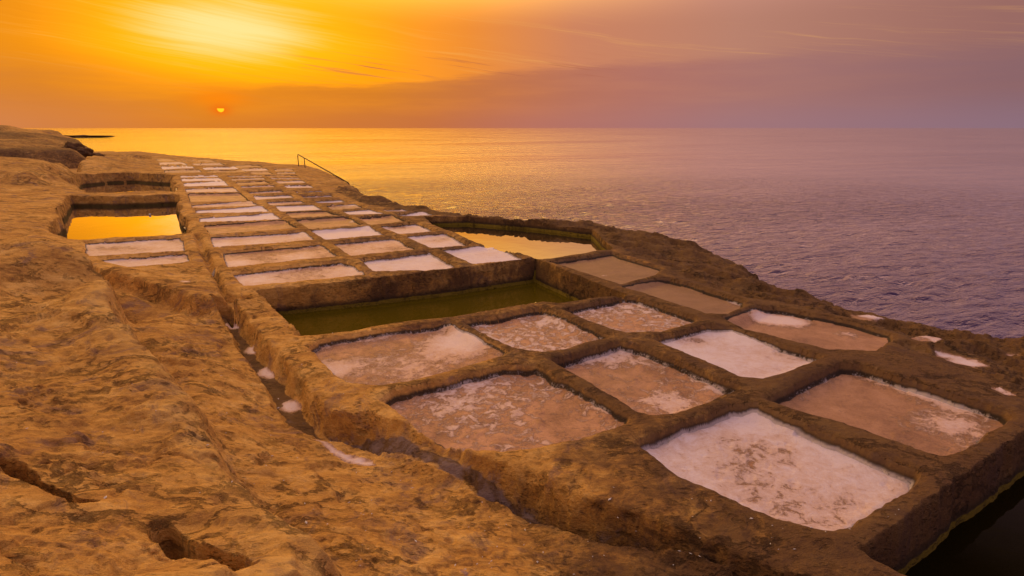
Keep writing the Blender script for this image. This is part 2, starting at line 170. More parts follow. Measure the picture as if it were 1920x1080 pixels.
CONTROL = [(-4.871, 8.93, -0.05), (-3.931, 7.654, -0.05), (-3.049, 6.301, -0.05), (-2.385, 5.398, -0.05), (-2.028, 5.24, -0.06), (-1.342, 4.75, -0.06), (-0.954, 4.525, -0.06), (-0.351, 4.097, -0.05), (0.2, 3.659, -0.03), (0.636, 3.385, 0), (1.238, 3.165, 0.02), (-2.803, 5.367, 0.04), (-3.255, 5.737, 0.1), (-2.059, 4.25, 0.14), (-1.527, 3.984, 0.12), (-1.049, 3.746, 0.1), (-0.41, 3.398, 0.1), (-1.147, 3.059, 0.3), (-0.699, 2.845, 0.33), (-3.542, 5.579, 0.3), (-2.729, 4.601, 0.38), (-2.026, 3.773, 0.18), (-1.489, 3.132, 0.25), (-1.253, 2.921, 0.55), (-4.389, 6.467, 0.25), (-5.491, 7.739, 0.2), (-6.388, 8.948, -0.35), (-7.143, 9.636, 0.3), (-7.737, 9.854, 0.3), (-8.738, 10.198, 0.35), (-9.69, 10.625, -0.21), (-6.917, 8.327, -0.207), (-7.317, 7.89, -0.051), (-5.53, 5.84, 0.358), (-5.116, 6.015, 0.207), (-4.115, 5.403, 0.217), (-4.145, 4.262, 0.55), (-3.52, 4.091, 0.45), (-2.848, 3.862, 0.35), (-2.187, 3.385, 0.35), (-3.185, 3.177, 0.68), (-2.732, 2.999, 0.61), (-2.189, 2.783, 0.55), (-1.661, 2.713, 0.43), (-2.491, 2.408, 0.83), (-1.976, 2.212, 0.75), (-1.59, 2.159, 0.68), (-1.957, 1.827, 0.98), (-1.262, 2.458, 0.41), (-5.221, 8.083, 0.08), (-4.495, 7.471, 0.06), (-5.621, 9.201, 0.02), (-6.453, 9.836, 0.02), (-7.546, 10.332, 0.03), (-8.649, 11.174, 0.04), (-10.573, 12.909, 0.05), (-11.665, 13.146, 0.15), (-11.893, 13.151, 0.25), (-5.854, 8.59, 0.08), (-12.08, 14.691, 0.08), (-13.667, 16.249, 0.12), (-13.451, 14.955, 0.2), (-13.804, 17.628, 0.05), (-17.034, 19.153, 0.25), (-17.167, 20.625, 0.18), (-17.899, 22.826, 0.1), (-22.376, 25.39, 0.25), (-21.931, 26.563, 0.2), (-21.856, 28.057, 0.15), (-25.084, 33.51, 0.1), (-29.044, 39.502, 0.06), (-28.002, 40.509, 0.06), (-26.2, 40.563, 0.02), (-23.933, 39.841, 0), (-31.354, 43.573, 0.62), (-31.409, 46.303, 0.6), (-31.581, 49.19, 0.5), (-30.75, 49.802, 0.25), (-20.795, 29.864, 0), (-18.606, 29.864, 0), (-14.974, 19.93, 0.05), (-13.92, 20.28, 0), (-11.685, 19.04, 0), (-10.639, 14.886, 0), (-9.029, 14.529, 0), (-9.293, 12.558, 0.03), (-7.473, 11.166, 0.02), (-6.12, 10.44, 0.0), (-5.173, 9.737, 0), (-18.661, 32.931, 0), (-16.253, 32.931, 0), (-13.845, 32.931, 0), (-13.377, 36.68, 0), (-28.378, 47.39, 0), (-25.931, 51.097, 0), (-20.065, 46.051, 0), (-16.855, 44.177, 0), (-35.642, 58.382, 0), (-10.911, 20.28, 0), (-9.631, 21.686, 0), (-7.625, 21.686, 0), (-5.618, 21.686, 0), (-6.251, 12.17, 0), (-5.496, 13.863, 0), (-4.586, 15.26, 0), (-3.01, 16.063, 0), (-1.755, 17.067, -0.02), (-3.01, 12.17, 0), (-1.324, 12.689, 0), (0.502, 13.251, 0), (0.638, 17.067, -0.02), (1.764, 10.828, 0), (2.143, 16.34, -0.05), (3.249, 14.341, -0.1), (3.973, 12.254, -0.14), (4.515, 16.575, -0.25), (5.199, 12.979, -0.32), (5.203, 11.52, -0.3), (4.041, 9.483, -0.02), (5.762, 9.904, -0.2), (6.601, 9.115, -0.28), (7.569, 8.319, -0.35), (5.486, 7.476, -0.1), (5.595, 6.003, -0.03), (7.641, 6.652, -0.2), (-2.778, 7.845, 0), (-1.806, 8.833, 0), (-0.547, 9.418, 0), (0.287, 7.227, 0), (1.852, 7.845, 0), (3.261, 8.566, 0), (3.87, 7.227, 0), (4.378, 6.862, 0), (-1.505, 5.682, 0), (-0.291, 4.636, 0), (0.268, 6.691, 0), (1.29, 5.219, 0), (2.649, 5.942, 0), (0.638, 4.306, 0), (1.441, 3.946, 0), (2.139, 3.633, 0), (3.774, 4.549, 0), (5.144, 5.328, 0), (2.697, 3.576, 0), (1.643, 3.366, -0.05), (2.376, 3.049, -0.02), (4.515, 3.633, 0), (2.669, 2.377, 0), (-9.044, 32.945, -0.15), (-10.296, 35.202, -0.2), (-6.331, 25.435, -0.15), (-4.294, 23.225, -0.12), (-1.125, 20.183, -0.08), (0.716, 19.25, -0.05), (2.707, 18.134, -0.1), (-26.186, 30.005, 0.25), (-24.335, 29.241, 0.25), (-24.178, 30.402, 0.25), (-28.344, 32.636, 0.62), (-27.858, 34.224, 0.58), (-27.512, 35.123, 0.38), (-24.174, 31.469, 0.12), (-24.04, 31.798, 0.05), (-1.5, 0.6, 1.03), (-3, -1, 1.13), (0, -3, 1.45), (3, -2, 1.2), (1, 0.2, 1.05), (3.5, 0.5, 0.5), (-6, -2, 1.23), (-8, 2, 1.23), (-8, 5, 1.13), (-12, 9, 0.67), (-20, 14, 1.3), (-30, 25, 1.5), (-40, 36, 1.4), (8, 0, 0.3), (0, -8, 1.5), (-10, -8, 1.5), (10, -8, 0.6), (20, 8, -0.4), (25, -5, -0.4), (-60, 40, 1.6), (-60, 60, 1.0), (-30, 75, 0.1), (-45, 70, 0.3)]
BULGE = [(-13.646, 11.472), (-10.83, 11.95), (-8.738, 10.198), (-7.737, 9.854), (-7.143, 9.636), (-6.42, 9.01), (-5.598, 7.857), (-4.978, 6.971), (-4.299, 6.328), (-3.483, 5.51), (-2.729, 4.601), (-2.012, 3.759), (-1.786, 3.456), (-1.478, 3.121), (-1.214, 2.885), (-0.902, 2.624), (-1.2, 0.9), (-1, -2), (-12, -2), (-14, 6)]
WORKED = [(-27.823, 38.423), (-24.078, 40.087), (-34.536, 56.375), (-37.481, 62.849), (-33.028, 58.905), (-21.889, 50.311), (-14.164, 38.885), (-6.02, 23.292), (-3.909, 21.101), (-3.029, 20.412), (0.692, 18.583), (2.359, 17.43), (2.576, 14.391), (3.241, 12.17), (3.591, 11.032), (4.138, 9.737), (4.588, 9.48), (5.441, 8.725), (5.624, 8.073), (5.779, 5.942), (6.111, 4.306), (3.521, 2.377), (2.117, 2.902), (1.263, 3.359), (0.167, 3.88), (-0.764, 4.549), (-1.413, 5.062), (-1.935, 5.219), (-3.077, 6.691), (-4.472, 8.833), (-5.328, 9.672), (-6.711, 10.592), (-8.423, 11.783), (-9.486, 12.322), (-11.805, 14.67), (-12.822, 16.063), (-15.99, 20.28), (-20.943, 27.308), (-27.255, 36.68)]
TROUGH = [(-33.363, 35.485), (-29.89, 34.442), (-30.537, 37.56), (-28.911, 36.935), (-28.309, 37.047), (-29.747, 40.525), (-33.065, 45.702), (-33.173, 48.3), (-32.45, 50.563), (-32.487, 52.487), (-39.127, 64.073), (-46.211, 67.349), (-52.292, 67.349), (-58.372, 67.349), (-63.236, 67.349)]
MOUND = [(-27.772, 27.295), (-24.456, 27.805), (-23.138, 28.067), (-22.601, 28.605), (-24.019, 31.301), (-25.787, 34.542), (-28.68, 38.139), (-28.844, 36.935), (-31.136, 38.306), (-33.212, 38.306), (-38.401, 38.306)]
LEFTBANK = [(-13.929, 14.474), (-12.184, 14.341), (-11.479, 13.985), (-9.427, 12.198), (-8.211, 11.263), (-6.921, 10.562), (-6.08, 9.97), (-5.153, 9.467), (-4.869, 9.528), (-4.039, 8.393), (-3.474, 7.581), (-2.885, 6.833), (-2.331, 6.029), (-1.896, 5.534), (-1.404, 5.4), (-0.942, 5.086), (-0.422, 4.723), (0.033, 4.409), (0.359, 4.122), (0.736, 3.896), (1.155, 3.616), (1.639, 3.327), (2.178, 2.968), (1.2, 0.5), (-3, -3), (-14, -2), (-22, 10)]
KERB = [(-12.696, 15.035), (-11.597, 14.164), (-9.407, 12.235), (-8.354, 11.732), (-6.686, 10.563), (-5.289, 9.604), (-4.859, 9.356)]
GROOVE = [(-13.11, 13.895), (-11.881, 13.991), (-11.309, 13.784), (-9.118, 11.798), (-7.969, 10.933), (-6.716, 10.251), (-5.899, 9.675), (-4.999, 9.186), (-4.703, 9.128)]
CRACKS = [[(-3.318, 3.177), (-3.041, 3.079), (-2.855, 2.967), (-2.743, 2.907), (-2.558, 2.82), (-2.361, 2.762)], [(-1.93, 2.674), (-1.805, 2.569), (-1.671, 2.463), (-1.52, 2.446), (-1.404, 2.421), (-1.301, 2.365)]]
RIDGES = {'A': [(-19.109, 38.423), (-16.554, 33.62), (-14.88, 30.724), (-12.957, 27.785), (-11.006, 24.371), (-9.829, 22.787), (-8.682, 20.821), (-7.578, 19.04), (-6.473, 17.332), (-5.311, 15.414), (-4.08, 13.31), (-2.999, 11.552), (-2.931, 11.83), (-3.45, 12.909), (-3.832, 13.37), (-4.754, 14.959), (-5.065, 15.414), (-5.988, 16.858), (-6.051, 17.045), (-7.181, 18.923), (-7.32, 19.157), (-8.205, 20.683), (-9.343, 22.623), (-10.323, 24.185), (-10.945, 24.753), (-12.188, 27.076), (-13.693, 29.588), (-14.538, 31.021), (-15.87, 33.272), (-17.153, 35.47), (-18.543, 37.972)], 'B': [(-16.191, 37.972), (-14.391, 34.337), (-13.091, 31.948), (-12.094, 30.146), (-10.764, 27.785), (-9.453, 25.551), (-8.272, 23.465), (-6.93, 21.39), (-5.816, 19.892), (-4.656, 17.833), (-3.539, 16.148), (-2.331, 14.122), (-1.185, 12.22), (-0.868, 12.529), (-1.777, 14.056), (-2.015, 14.255), (-3.04, 15.979), (-3.177, 16.233), (-4.134, 17.731), (-4.423, 17.833), (-5.276, 19.518), (-5.667, 20.02), (-6.293, 21.101), (-6.653, 21.39), (-7.503, 22.953), (-7.895, 23.641), (-8.619, 24.753), (-9.1, 25.551), (-9.812, 26.623), (-10.904, 28.788), (-11.519, 29.864), (-12.502, 31.634), (-13.87, 33.975), (-14.951, 35.865), (-15.87, 37.532)], 'C': [(-2.298, 6.725), (-1.909, 6.327), (-1.511, 6.252), (-1.228, 6.327), (-0.67, 6.708), (-0.17, 7.132), (0.433, 7.285), (0.705, 7.343), (1.112, 7.671), (1.436, 7.801), (2.02, 8.073), (2.183, 8.026), (2.747, 8.387), (2.06, 7.779), (1.784, 7.524), (1.531, 7.65), (0.535, 6.986), (0.292, 6.81), (-0.102, 6.81), (-0.712, 6.45), (-1.364, 6.079), (-1.46, 5.902)], 'D': [(0.291, 6.793), (0.534, 6.968), (0.592, 6.827), (0.898, 6.388), (1.368, 5.584), (1.539, 5.512), (1.73, 5.512), (2.48, 6.024), (2.637, 6.165), (2.821, 6.497), (3.029, 6.419), (3.652, 6.776), (4.086, 7.077), (4.231, 6.844), (2.861, 5.849), (2.673, 5.695), (2.378, 5.695), (1.202, 4.952), (1.218, 5.43)], 'E': [(2.668, 5.682), (2.85, 5.822), (3.09, 5.608), (3.51, 5.219), (3.775, 4.913), (3.941, 4.716), (4.151, 4.78), (5.155, 5.407), (3.413, 4.268), (3.524, 4.433)], 'L0': [(-22.329, 38.423), (-22.06, 38.885), (-17.463, 31.021), (-14.878, 26.623), (-12.808, 23.121), (-11.403, 20.821), (-9.611, 17.833), (-8.255, 15.571), (-7.498, 14.255), (-6.98, 13.55), (-6.159, 12.22), (-5.691, 11.462), (-5.139, 10.67), (-4.84, 10.403), (-4.687, 9.939), (-5.233, 10.219), (-6.376, 12.071), (-7.433, 13.863), (-8.922, 16.32), (-10.764, 19.04), (-12.761, 22.302), (-15.468, 26.847), (-18.173, 31.325)], 'W3': [(-4.829, 9.543), (-4.81, 9.871), (-4.71, 10.148), (-3.839, 8.973), (-3.08, 7.935), (-2.775, 7.423), (-2.284, 6.725), (-1.77, 6.282), (-1.466, 5.875), (-1.203, 5.584), (-0.884, 5.197), (-0.649, 4.971), (-0.448, 4.771), (-0.767, 4.567), (-1.421, 5.092), (-1.895, 5.262), (-2.306, 5.657), (-3.125, 6.81), (-4.021, 8.119), (-4.594, 9.059)], 'K': [(-12.494, 15.108), (-12.068, 15.108), (-9.888, 13.135), (-8.725, 12.322), (-6.917, 11.032), (-5.433, 9.973), (-4.875, 9.543), (-4.629, 9.059), (-4.871, 8.945), (-5.746, 9.418), (-6.539, 9.973), (-7.754, 10.631), (-8.865, 11.462), (-10.977, 13.37)], 'UY': [(-19.661, 26.401), (-19.907, 27.192), (-18.558, 27.192), (-17.056, 28.029), (-16.044, 27.785), (-15.219, 26.401), (-17.518, 25.551), (-19.765, 25.759)], 'R1': [(0.574, 13.193), (0.715, 13.021), (0.894, 12.743), (2.075, 10.709), (3.194, 9.002), (3.437, 8.779), (3.55, 8.239), (4.279, 7.566), (4.932, 7.324), (5.658, 5.942), (5.679, 5.56), (5.321, 5.219), (5.25, 5.536), (4.454, 6.793), (4.132, 6.915), (4.095, 7.095), (3.326, 8.288), (2.892, 8.618), (2.21, 9.871), (2.081, 10.042), (1.806, 10.631)]}
EDGE = [(-60.857, 78.485), (-53.176, 77.594), (-47.742, 76.722), (-36.423, 65.016), (-30.062, 59.339), (-25.783, 55.827), (-22.231, 53.323), (-19.445, 49.841), (-18.05, 49.746), (-16.707, 48.433), (-14.849, 45.374), (-12.743, 41.106), (-11.184, 38.257), (-9.855, 35.3), (-8.604, 32.096), (-7.27, 28.423), (-5.99, 27.098), (-4.532, 24.536), (-3.671, 23.342), (-2.435, 21.897), (-1.161, 20.848), (0.741, 19.94), (1.801, 19.352), (2.99, 18.865), (4.107, 18.322), (5.051, 17.362), (5.482, 16.624), (5.708, 15.675), (5.904, 14.095), (5.84, 12.983), (5.765, 11.753), (6.152, 10.987), (6.522, 10.52), (6.959, 9.931), (7.47, 9.688), (7.739, 9.405), (7.983, 9.011), (8.344, 8.798), (9.202, 8.076), (10.347, 7.054), (24, 4), (26, -20), (-120, -20), (-120, 85), (-60, 80)]
PUDDLES = [('P1', [(5.956, 9.747), (6.334, 9.793), (6.601, 9.567), (6.177, 9.45)], -0.28), ('P2', [(6.106, 8.346), (6.276, 8.488), (6.535, 8.585), (6.692, 8.416), (6.412, 8.185), (6.232, 7.964), (6.062, 7.9), (5.971, 7.986)], -0.22), ('P3', [(5.545, 7.786), (5.724, 7.765), (5.838, 7.521), (5.577, 7.601)], -0.15), ('P4', [(6.005, 7.662), (6.18, 7.601), (6.39, 7.385), (6.431, 7.162), (6.153, 7.126), (5.971, 7.217), (5.876, 7.385)], -0.15), ('P5', [(5.668, 6.271), (5.812, 6.301), (5.829, 6.044), (5.675, 6.058)], -0.05), ('P6', [(7.125, 8.441), (7.327, 8.465), (7.233, 8.303), (7.086, 8.326)], -0.3), ('P7', [(7.307, 7.975), (7.51, 7.954), (7.434, 7.809), (7.25, 7.85)], -0.3), ('P8', [(4.859, 12.173), (5.04, 12.127), (4.976, 11.904), (4.793, 11.904)], -0.3)]
SPOTS = [('Q1', [(-4.621, 9.342), (-4.572, 9.206), (-4.609, 9.15), (-4.667, 9.103), (-4.751, 9.106), (-4.86, 9.228), (-4.953, 9.342), (-4.979, 9.485), (-4.969, 9.554), (-4.889, 9.578), (-4.801, 9.59), (-4.71, 9.467)]), ('Q2', [(-3.793, 8.139), (-3.781, 8.045), (-3.789, 7.986), (-3.854, 7.989), (-3.916, 7.982), (-3.972, 8.047), (-4.054, 8.139), (-4.052, 8.229), (-4.06, 8.306), (-3.987, 8.296), (-3.917, 8.291), (-3.867, 8.236)]), ('Q3', [(-3.173, 7.312), (-3.169, 7.217), (-3.185, 7.114), (-3.26, 7.096), (-3.363, 7.151), (-3.452, 7.199), (-3.507, 7.312), (-3.545, 7.407), (-3.507, 7.509), (-3.446, 7.553), (-3.34, 7.481), (-3.228, 7.421)]), ('Q4', [(-2.564, 6.348), (-2.526, 6.274), (-2.581, 6.231), (-2.623, 6.183), (-2.695, 6.216), (-2.785, 6.281), (-2.81, 6.348), (-2.84, 6.43), (-2.794, 6.467), (-2.745, 6.514), (-2.669, 6.494), (-2.591, 6.417)]), ('Q5', [(-2.093, 5.368), (-2.001, 5.39), (-1.783, 5.218), (-1.347, 4.968), (-1.3, 4.855), (-1.365, 4.828), (-1.652, 4.949)]), ('Q6', [(-6.304, 10.99), (-6.31, 10.933), (-6.327, 10.908), (-6.388, 10.894), (-6.456, 10.891), (-6.51, 10.941), (-6.582, 10.99), (-6.569, 11.048), (-6.56, 11.08), (-6.491, 11.083), (-6.424, 11.089), (-6.37, 11.044)]), ('Q7', [(-6.344, 12.065), (-6.29, 11.938), (-6.292, 11.866), (-6.334, 11.862), (-6.37, 11.851), (-6.461, 11.945), (-6.518, 12.065), (-6.586, 12.188), (-6.585, 12.283), (-6.538, 12.273), (-6.498, 12.274), (-6.408, 12.193)]), ('Q8', [(-0.26, 3.141), (-0.255, 3.123), (-0.279, 3.109), (-0.299, 3.097), (-0.321, 3.108), (-0.347, 3.123), (-0.346, 3.141), (-0.35, 3.161), (-0.328, 3.172), (-0.306, 3.185), (-0.282, 3.177), (-0.261, 3.159)])]
HEAD = [(-50.62, 48.35, 0.88), (-79.03, 76.51, 3.43), (-75.49, 80.0, 3.52), (-47.15, 54.42, 0.63), (-45.69, 55.65, 0.63), (-44.14, 56.88, 0.58), (-43.07, 58.94, 0.49), (-52.26, 60.58, 1.33), (-50.32, 62.19, 1.18), (-48.6, 63.55, 0.97), (-58.67, 68.25, 2.02), (-58.5, 71.0, 1.92), (-56.96, 72.24, 1.78), (-54.58, 71.56, 1.42), (-70.2, 82.07, 3.25), (-68.17, 81.17, 3.11), (-66.76, 79.74, 2.76), (-67.05, 82.1, 2.76), (-65.72, 83.17, 2.65), (-65.61, 85.79, 2.46), (-62.72, 82.96, 2.04), (-58.71, 78.47, 1.68), (-53.37, 72.47, 1.14), (-48.14, 66.38, 0.54), (-43.93, 62.01, 0.31), (-45.08, 66.09, -0.09), (-107.87, 104.23, 2.9), (-97.71, 113.81, 1.92), (-85.5, 110.86, 0.79), (-64.89, 88.82, -0.57)]

# ------------------------------------------------------------------ noise and distance helpers
_rng = np.random.default_rng(7)
_perm = np.concatenate([_rng.permutation(256)] * 3)
_gr = np.stack([np.cos(np.arange(256) * 2.399963), np.sin(np.arange(256) * 2.399963)], 1).astype(np.float32)


def perlin(x, y):
    xi = np.floor(x).astype(np.int64); yi = np.floor(y).astype(np.int64)
    fx = (x - xi).astype(np.float32); fy = (y - yi).astype(np.float32)
    xi &= 255; yi &= 255
    def gr(ix, iy, dx, dy):
        gg = _gr[_perm[_perm[ix] + iy]]; return gg[..., 0] * dx + gg[..., 1] * dy
    u = fx * fx * fx * (fx * (fx * 6 - 15) + 10); v = fy * fy * fy * (fy * (fy * 6 - 15) + 10)
    a = gr(xi, yi, fx, fy); b = gr(xi + 1, yi, fx - 1, fy); c = gr(xi, yi + 1, fx, fy - 1); d = gr(xi + 1, yi + 1, fx - 1, fy - 1)
    return (a + u * (b - a) + v * (c - a) + u * v * (a - b - c + d)) * 1.5


def fbm(x, y, s, octv=4, gain=.5, seed=0.):
    o = np.zeros(np.shape(x), np.float32); a = 1.; f = s
    for i in range(octv):
        o += a * perlin(x * f + seed + 17.3 * i, y * f - seed + 9.1 * i); a *= gain; f *= 2.03
    return o


def cell(x, y, s, seed=0):
    """distance to the nearest jittered point (pits)"""
    X = x * s; Y = y * s; xi = np.floor(X).astype(np.int64); yi = np.floor(Y).astype(np.int64)
    best = np.full(np.shape(x), 9., np.float32)
    for i in (-1, 0, 1):
        for j in (-1, 0, 1):
            h = _perm[_perm[(xi + i + seed) & 255] + ((yi + j) & 255)]; h2 = _perm[h + 37]
            dx = xi + i + h / 256. - X; dy = yi + j + h2 / 256. - Y
            best = np.minimum(best, (dx * dx + dy * dy).astype(np.float32))
    return np.sqrt(best)


def sst(a, b, v):
    t = np.clip((v - a) / (b - a), 0, 1); return t * t * (3 - 2 * t)


def segd(x, y, P, closed=True):
    P = np.asarray(P, float); n = len(P); best = np.full(x.shape, 1e9)
    for i in range(n if closed else n - 1):
        a = P[i]; b = P[(i + 1) % n]; e = b - a
        t = np.clip(((x - a[0]) * e[0] + (y - a[1]) * e[1]) / (e @ e + 1e-12), 0, 1)
        best = np.minimum(best, (x - a[0] - t * e[0]) ** 2 + (y - a[1] - t * e[1]) ** 2)
    return np.sqrt(best)


def sdpoly(x, y, P):
    P = np.asarray(P, float); n = len(P); ins = np.zeros(x.shape, bool)
    for i in range(n):
        a = P[i]; b = P[(i + 1) % n]
        c = (a[1] > y) != (b[1] > y)
        xx = (b[0] - a[0]) * (y - a[1]) / ((b[1] - a[1]) if abs(b[1] - a[1]) > 1e-9 else 1e-9) + a[0]
        ins ^= c & (x < xx)
    d = segd(x, y, P); return np.where(ins, -d, d)


def sdquad(x, y, P, rho=.05):
    P = np.asarray(P, float)
    if sum(P[i][0] * P[(i + 1) % 4][1] - P[(i + 1) % 4][0] * P[i][1] for i in range(4)) < 0: P = P[::-1]
    acc = np.zeros(x.shape); hs = []
    for i in range(4):
        a = P[i]; e = P[(i + 1) % 4] - a; nrm = np.array([e[1], -e[0]]) / np.hypot(*e)
        hs.append((x - a[0]) * nrm[0] + (y - a[1]) * nrm[1])
    hs = np.array(hs); m = hs.max(0)
    return m + rho * np.log(np.exp((hs - m) / rho).sum(0))


def tps_fit(pts, lam=1e-3, scale=10.):
    P = np.array(pts, float); X = P[:, :2] / scale; z = P[:, 2]; n = len(P)
    d = np.hypot(X[:, None, 0] - X[None, :, 0], X[:, None, 1] - X[None, :, 1])
    K = np.where(d > 0, d * d * np.log(d + 1e-12), 0) + lam * np.eye(n)
    A = np.zeros((n + 3, n + 3)); A[:n, :n] = K; A[:n, n] = 1; A[:n, n + 1:] = X; A[n, :n] = 1; A[n + 1:, :n] = X.T
    w = np.linalg.solve(A, np.concatenate([z, [0, 0, 0]])); return X, w, scale


def tps(fit, x, y):
    X, w, s = fit; out = np.empty(x.shape); n = len(X); xf = x.ravel() / s; yf = y.ravel() / s; o = np.empty(xf.size)
    Xf = X.astype(np.float32); wf = w[:n].astype(np.float32)
    for k in range(0, xf.size, 40000):
        a = xf[k:k + 40000].astype(np.float32)[:, None]; b = yf[k:k + 40000].astype(np.float32)[:, None]
        d2 = (a - Xf[:, 0]) ** 2 + (b - Xf[:, 1]) ** 2 + 1e-12
        o[k:k + 40000] = (.5 * d2 * np.log(d2)) @ wf
    o += w[n] + w[n + 1] * xf + w[n + 2] * yf
    return o.reshape(x.shape)


def resample(P, step, closed=False):
    P = [np.array(p, float) for p in P]; Q = []
    L = list(zip(P, P[1:] + ([P[0]] if closed else [])))[: None if closed else len(P) - 1]
    for a, b in L:
        k = max(1, int(np.hypot(*(b - a)[:2]) / step))
        for i in range(k): Q.append(a + (b - a) * i / k)
    return np.array(Q)


FIT = tps_fit(CONTROL, 2e-3)
PW = .06                                                      # how far the pan walls lean


def near(x, y, P, mar):
    P = np.asarray(P, float)
    return np.where((x > P[:, 0].min() - mar) & (x < P[:, 0].max() + mar) & (y > P[:, 1].min() - mar) & (y < P[:, 1].max() + mar))[0]


def jitter(x, y): return .022 * fbm(x, y, 3.1, 3, seed=50.) + .008 * perlin(x * 14., y * 14.)


def pan_sd(x, y, P): return (sdquad(x, y, P) if len(P) == 4 else sdpoly(x, y, P)) + jitter(x, y) * 1.15 - .04


def cut_sd(x, y, P): return sdpoly(x, y, P) + jitter(x, y) * 1.6


def pool_sd(x, y, P, nm): return sdpoly(x, y, P) + jitter(x, y) * (1.0 if nm != 'O' else 1.5) * (1 + 1.2 * (nm in 'YU')) + (.16 * fbm(x, y, .45, 3, seed=33.) if nm in 'YU' else 0.)


def snap(x, y, cr, ca, fun, P, w):
    """move the grid's points onto the brink and the foot of a cut wall, so its edges are clean"""
    i = near(x, y, P, 1.)
    if i.size == 0: return
    s = fun(x[i], y[i], P); k = np.abs(s) < 1.2; i = i[k]; s = s[k]
    e = .004; gx = (fun(x[i] + e, y[i], P) - s) / e; gy = (fun(x[i], y[i] + e, P) - s) / e
    g2 = np.maximum(gx * gx + gy * gy, .3); r = np.hypot(x[i], y[i]) + 1e-6; sx, cx = x[i] / r, y[i] / r
    c = np.abs(gx * sx + gy * cx) * cr[i] + np.abs(gx * cx - gy * sx) * ca[i]
    tgt = s.copy()
    o = (s >= 0) & (s < .6 * c); tgt[o] = 0
    q_ = (s < 0) & (s > -w - .6 * c)
    wide = c < .7 * w
    tgt[q_ & ~wide] = np.where(s[q_ & ~wide] > -w * .35, 0, -w)
    f_ = q_ & wide; v = s[f_]; tgt[f_] = np.where(v > -.5 * c[f_], 0, np.where(np.abs(v + w) < .5 * c[f_], -w, v))
    m = np.clip((tgt - s) / g2, -.3, .3); x[i] += m * gx; y[i] += m * gy


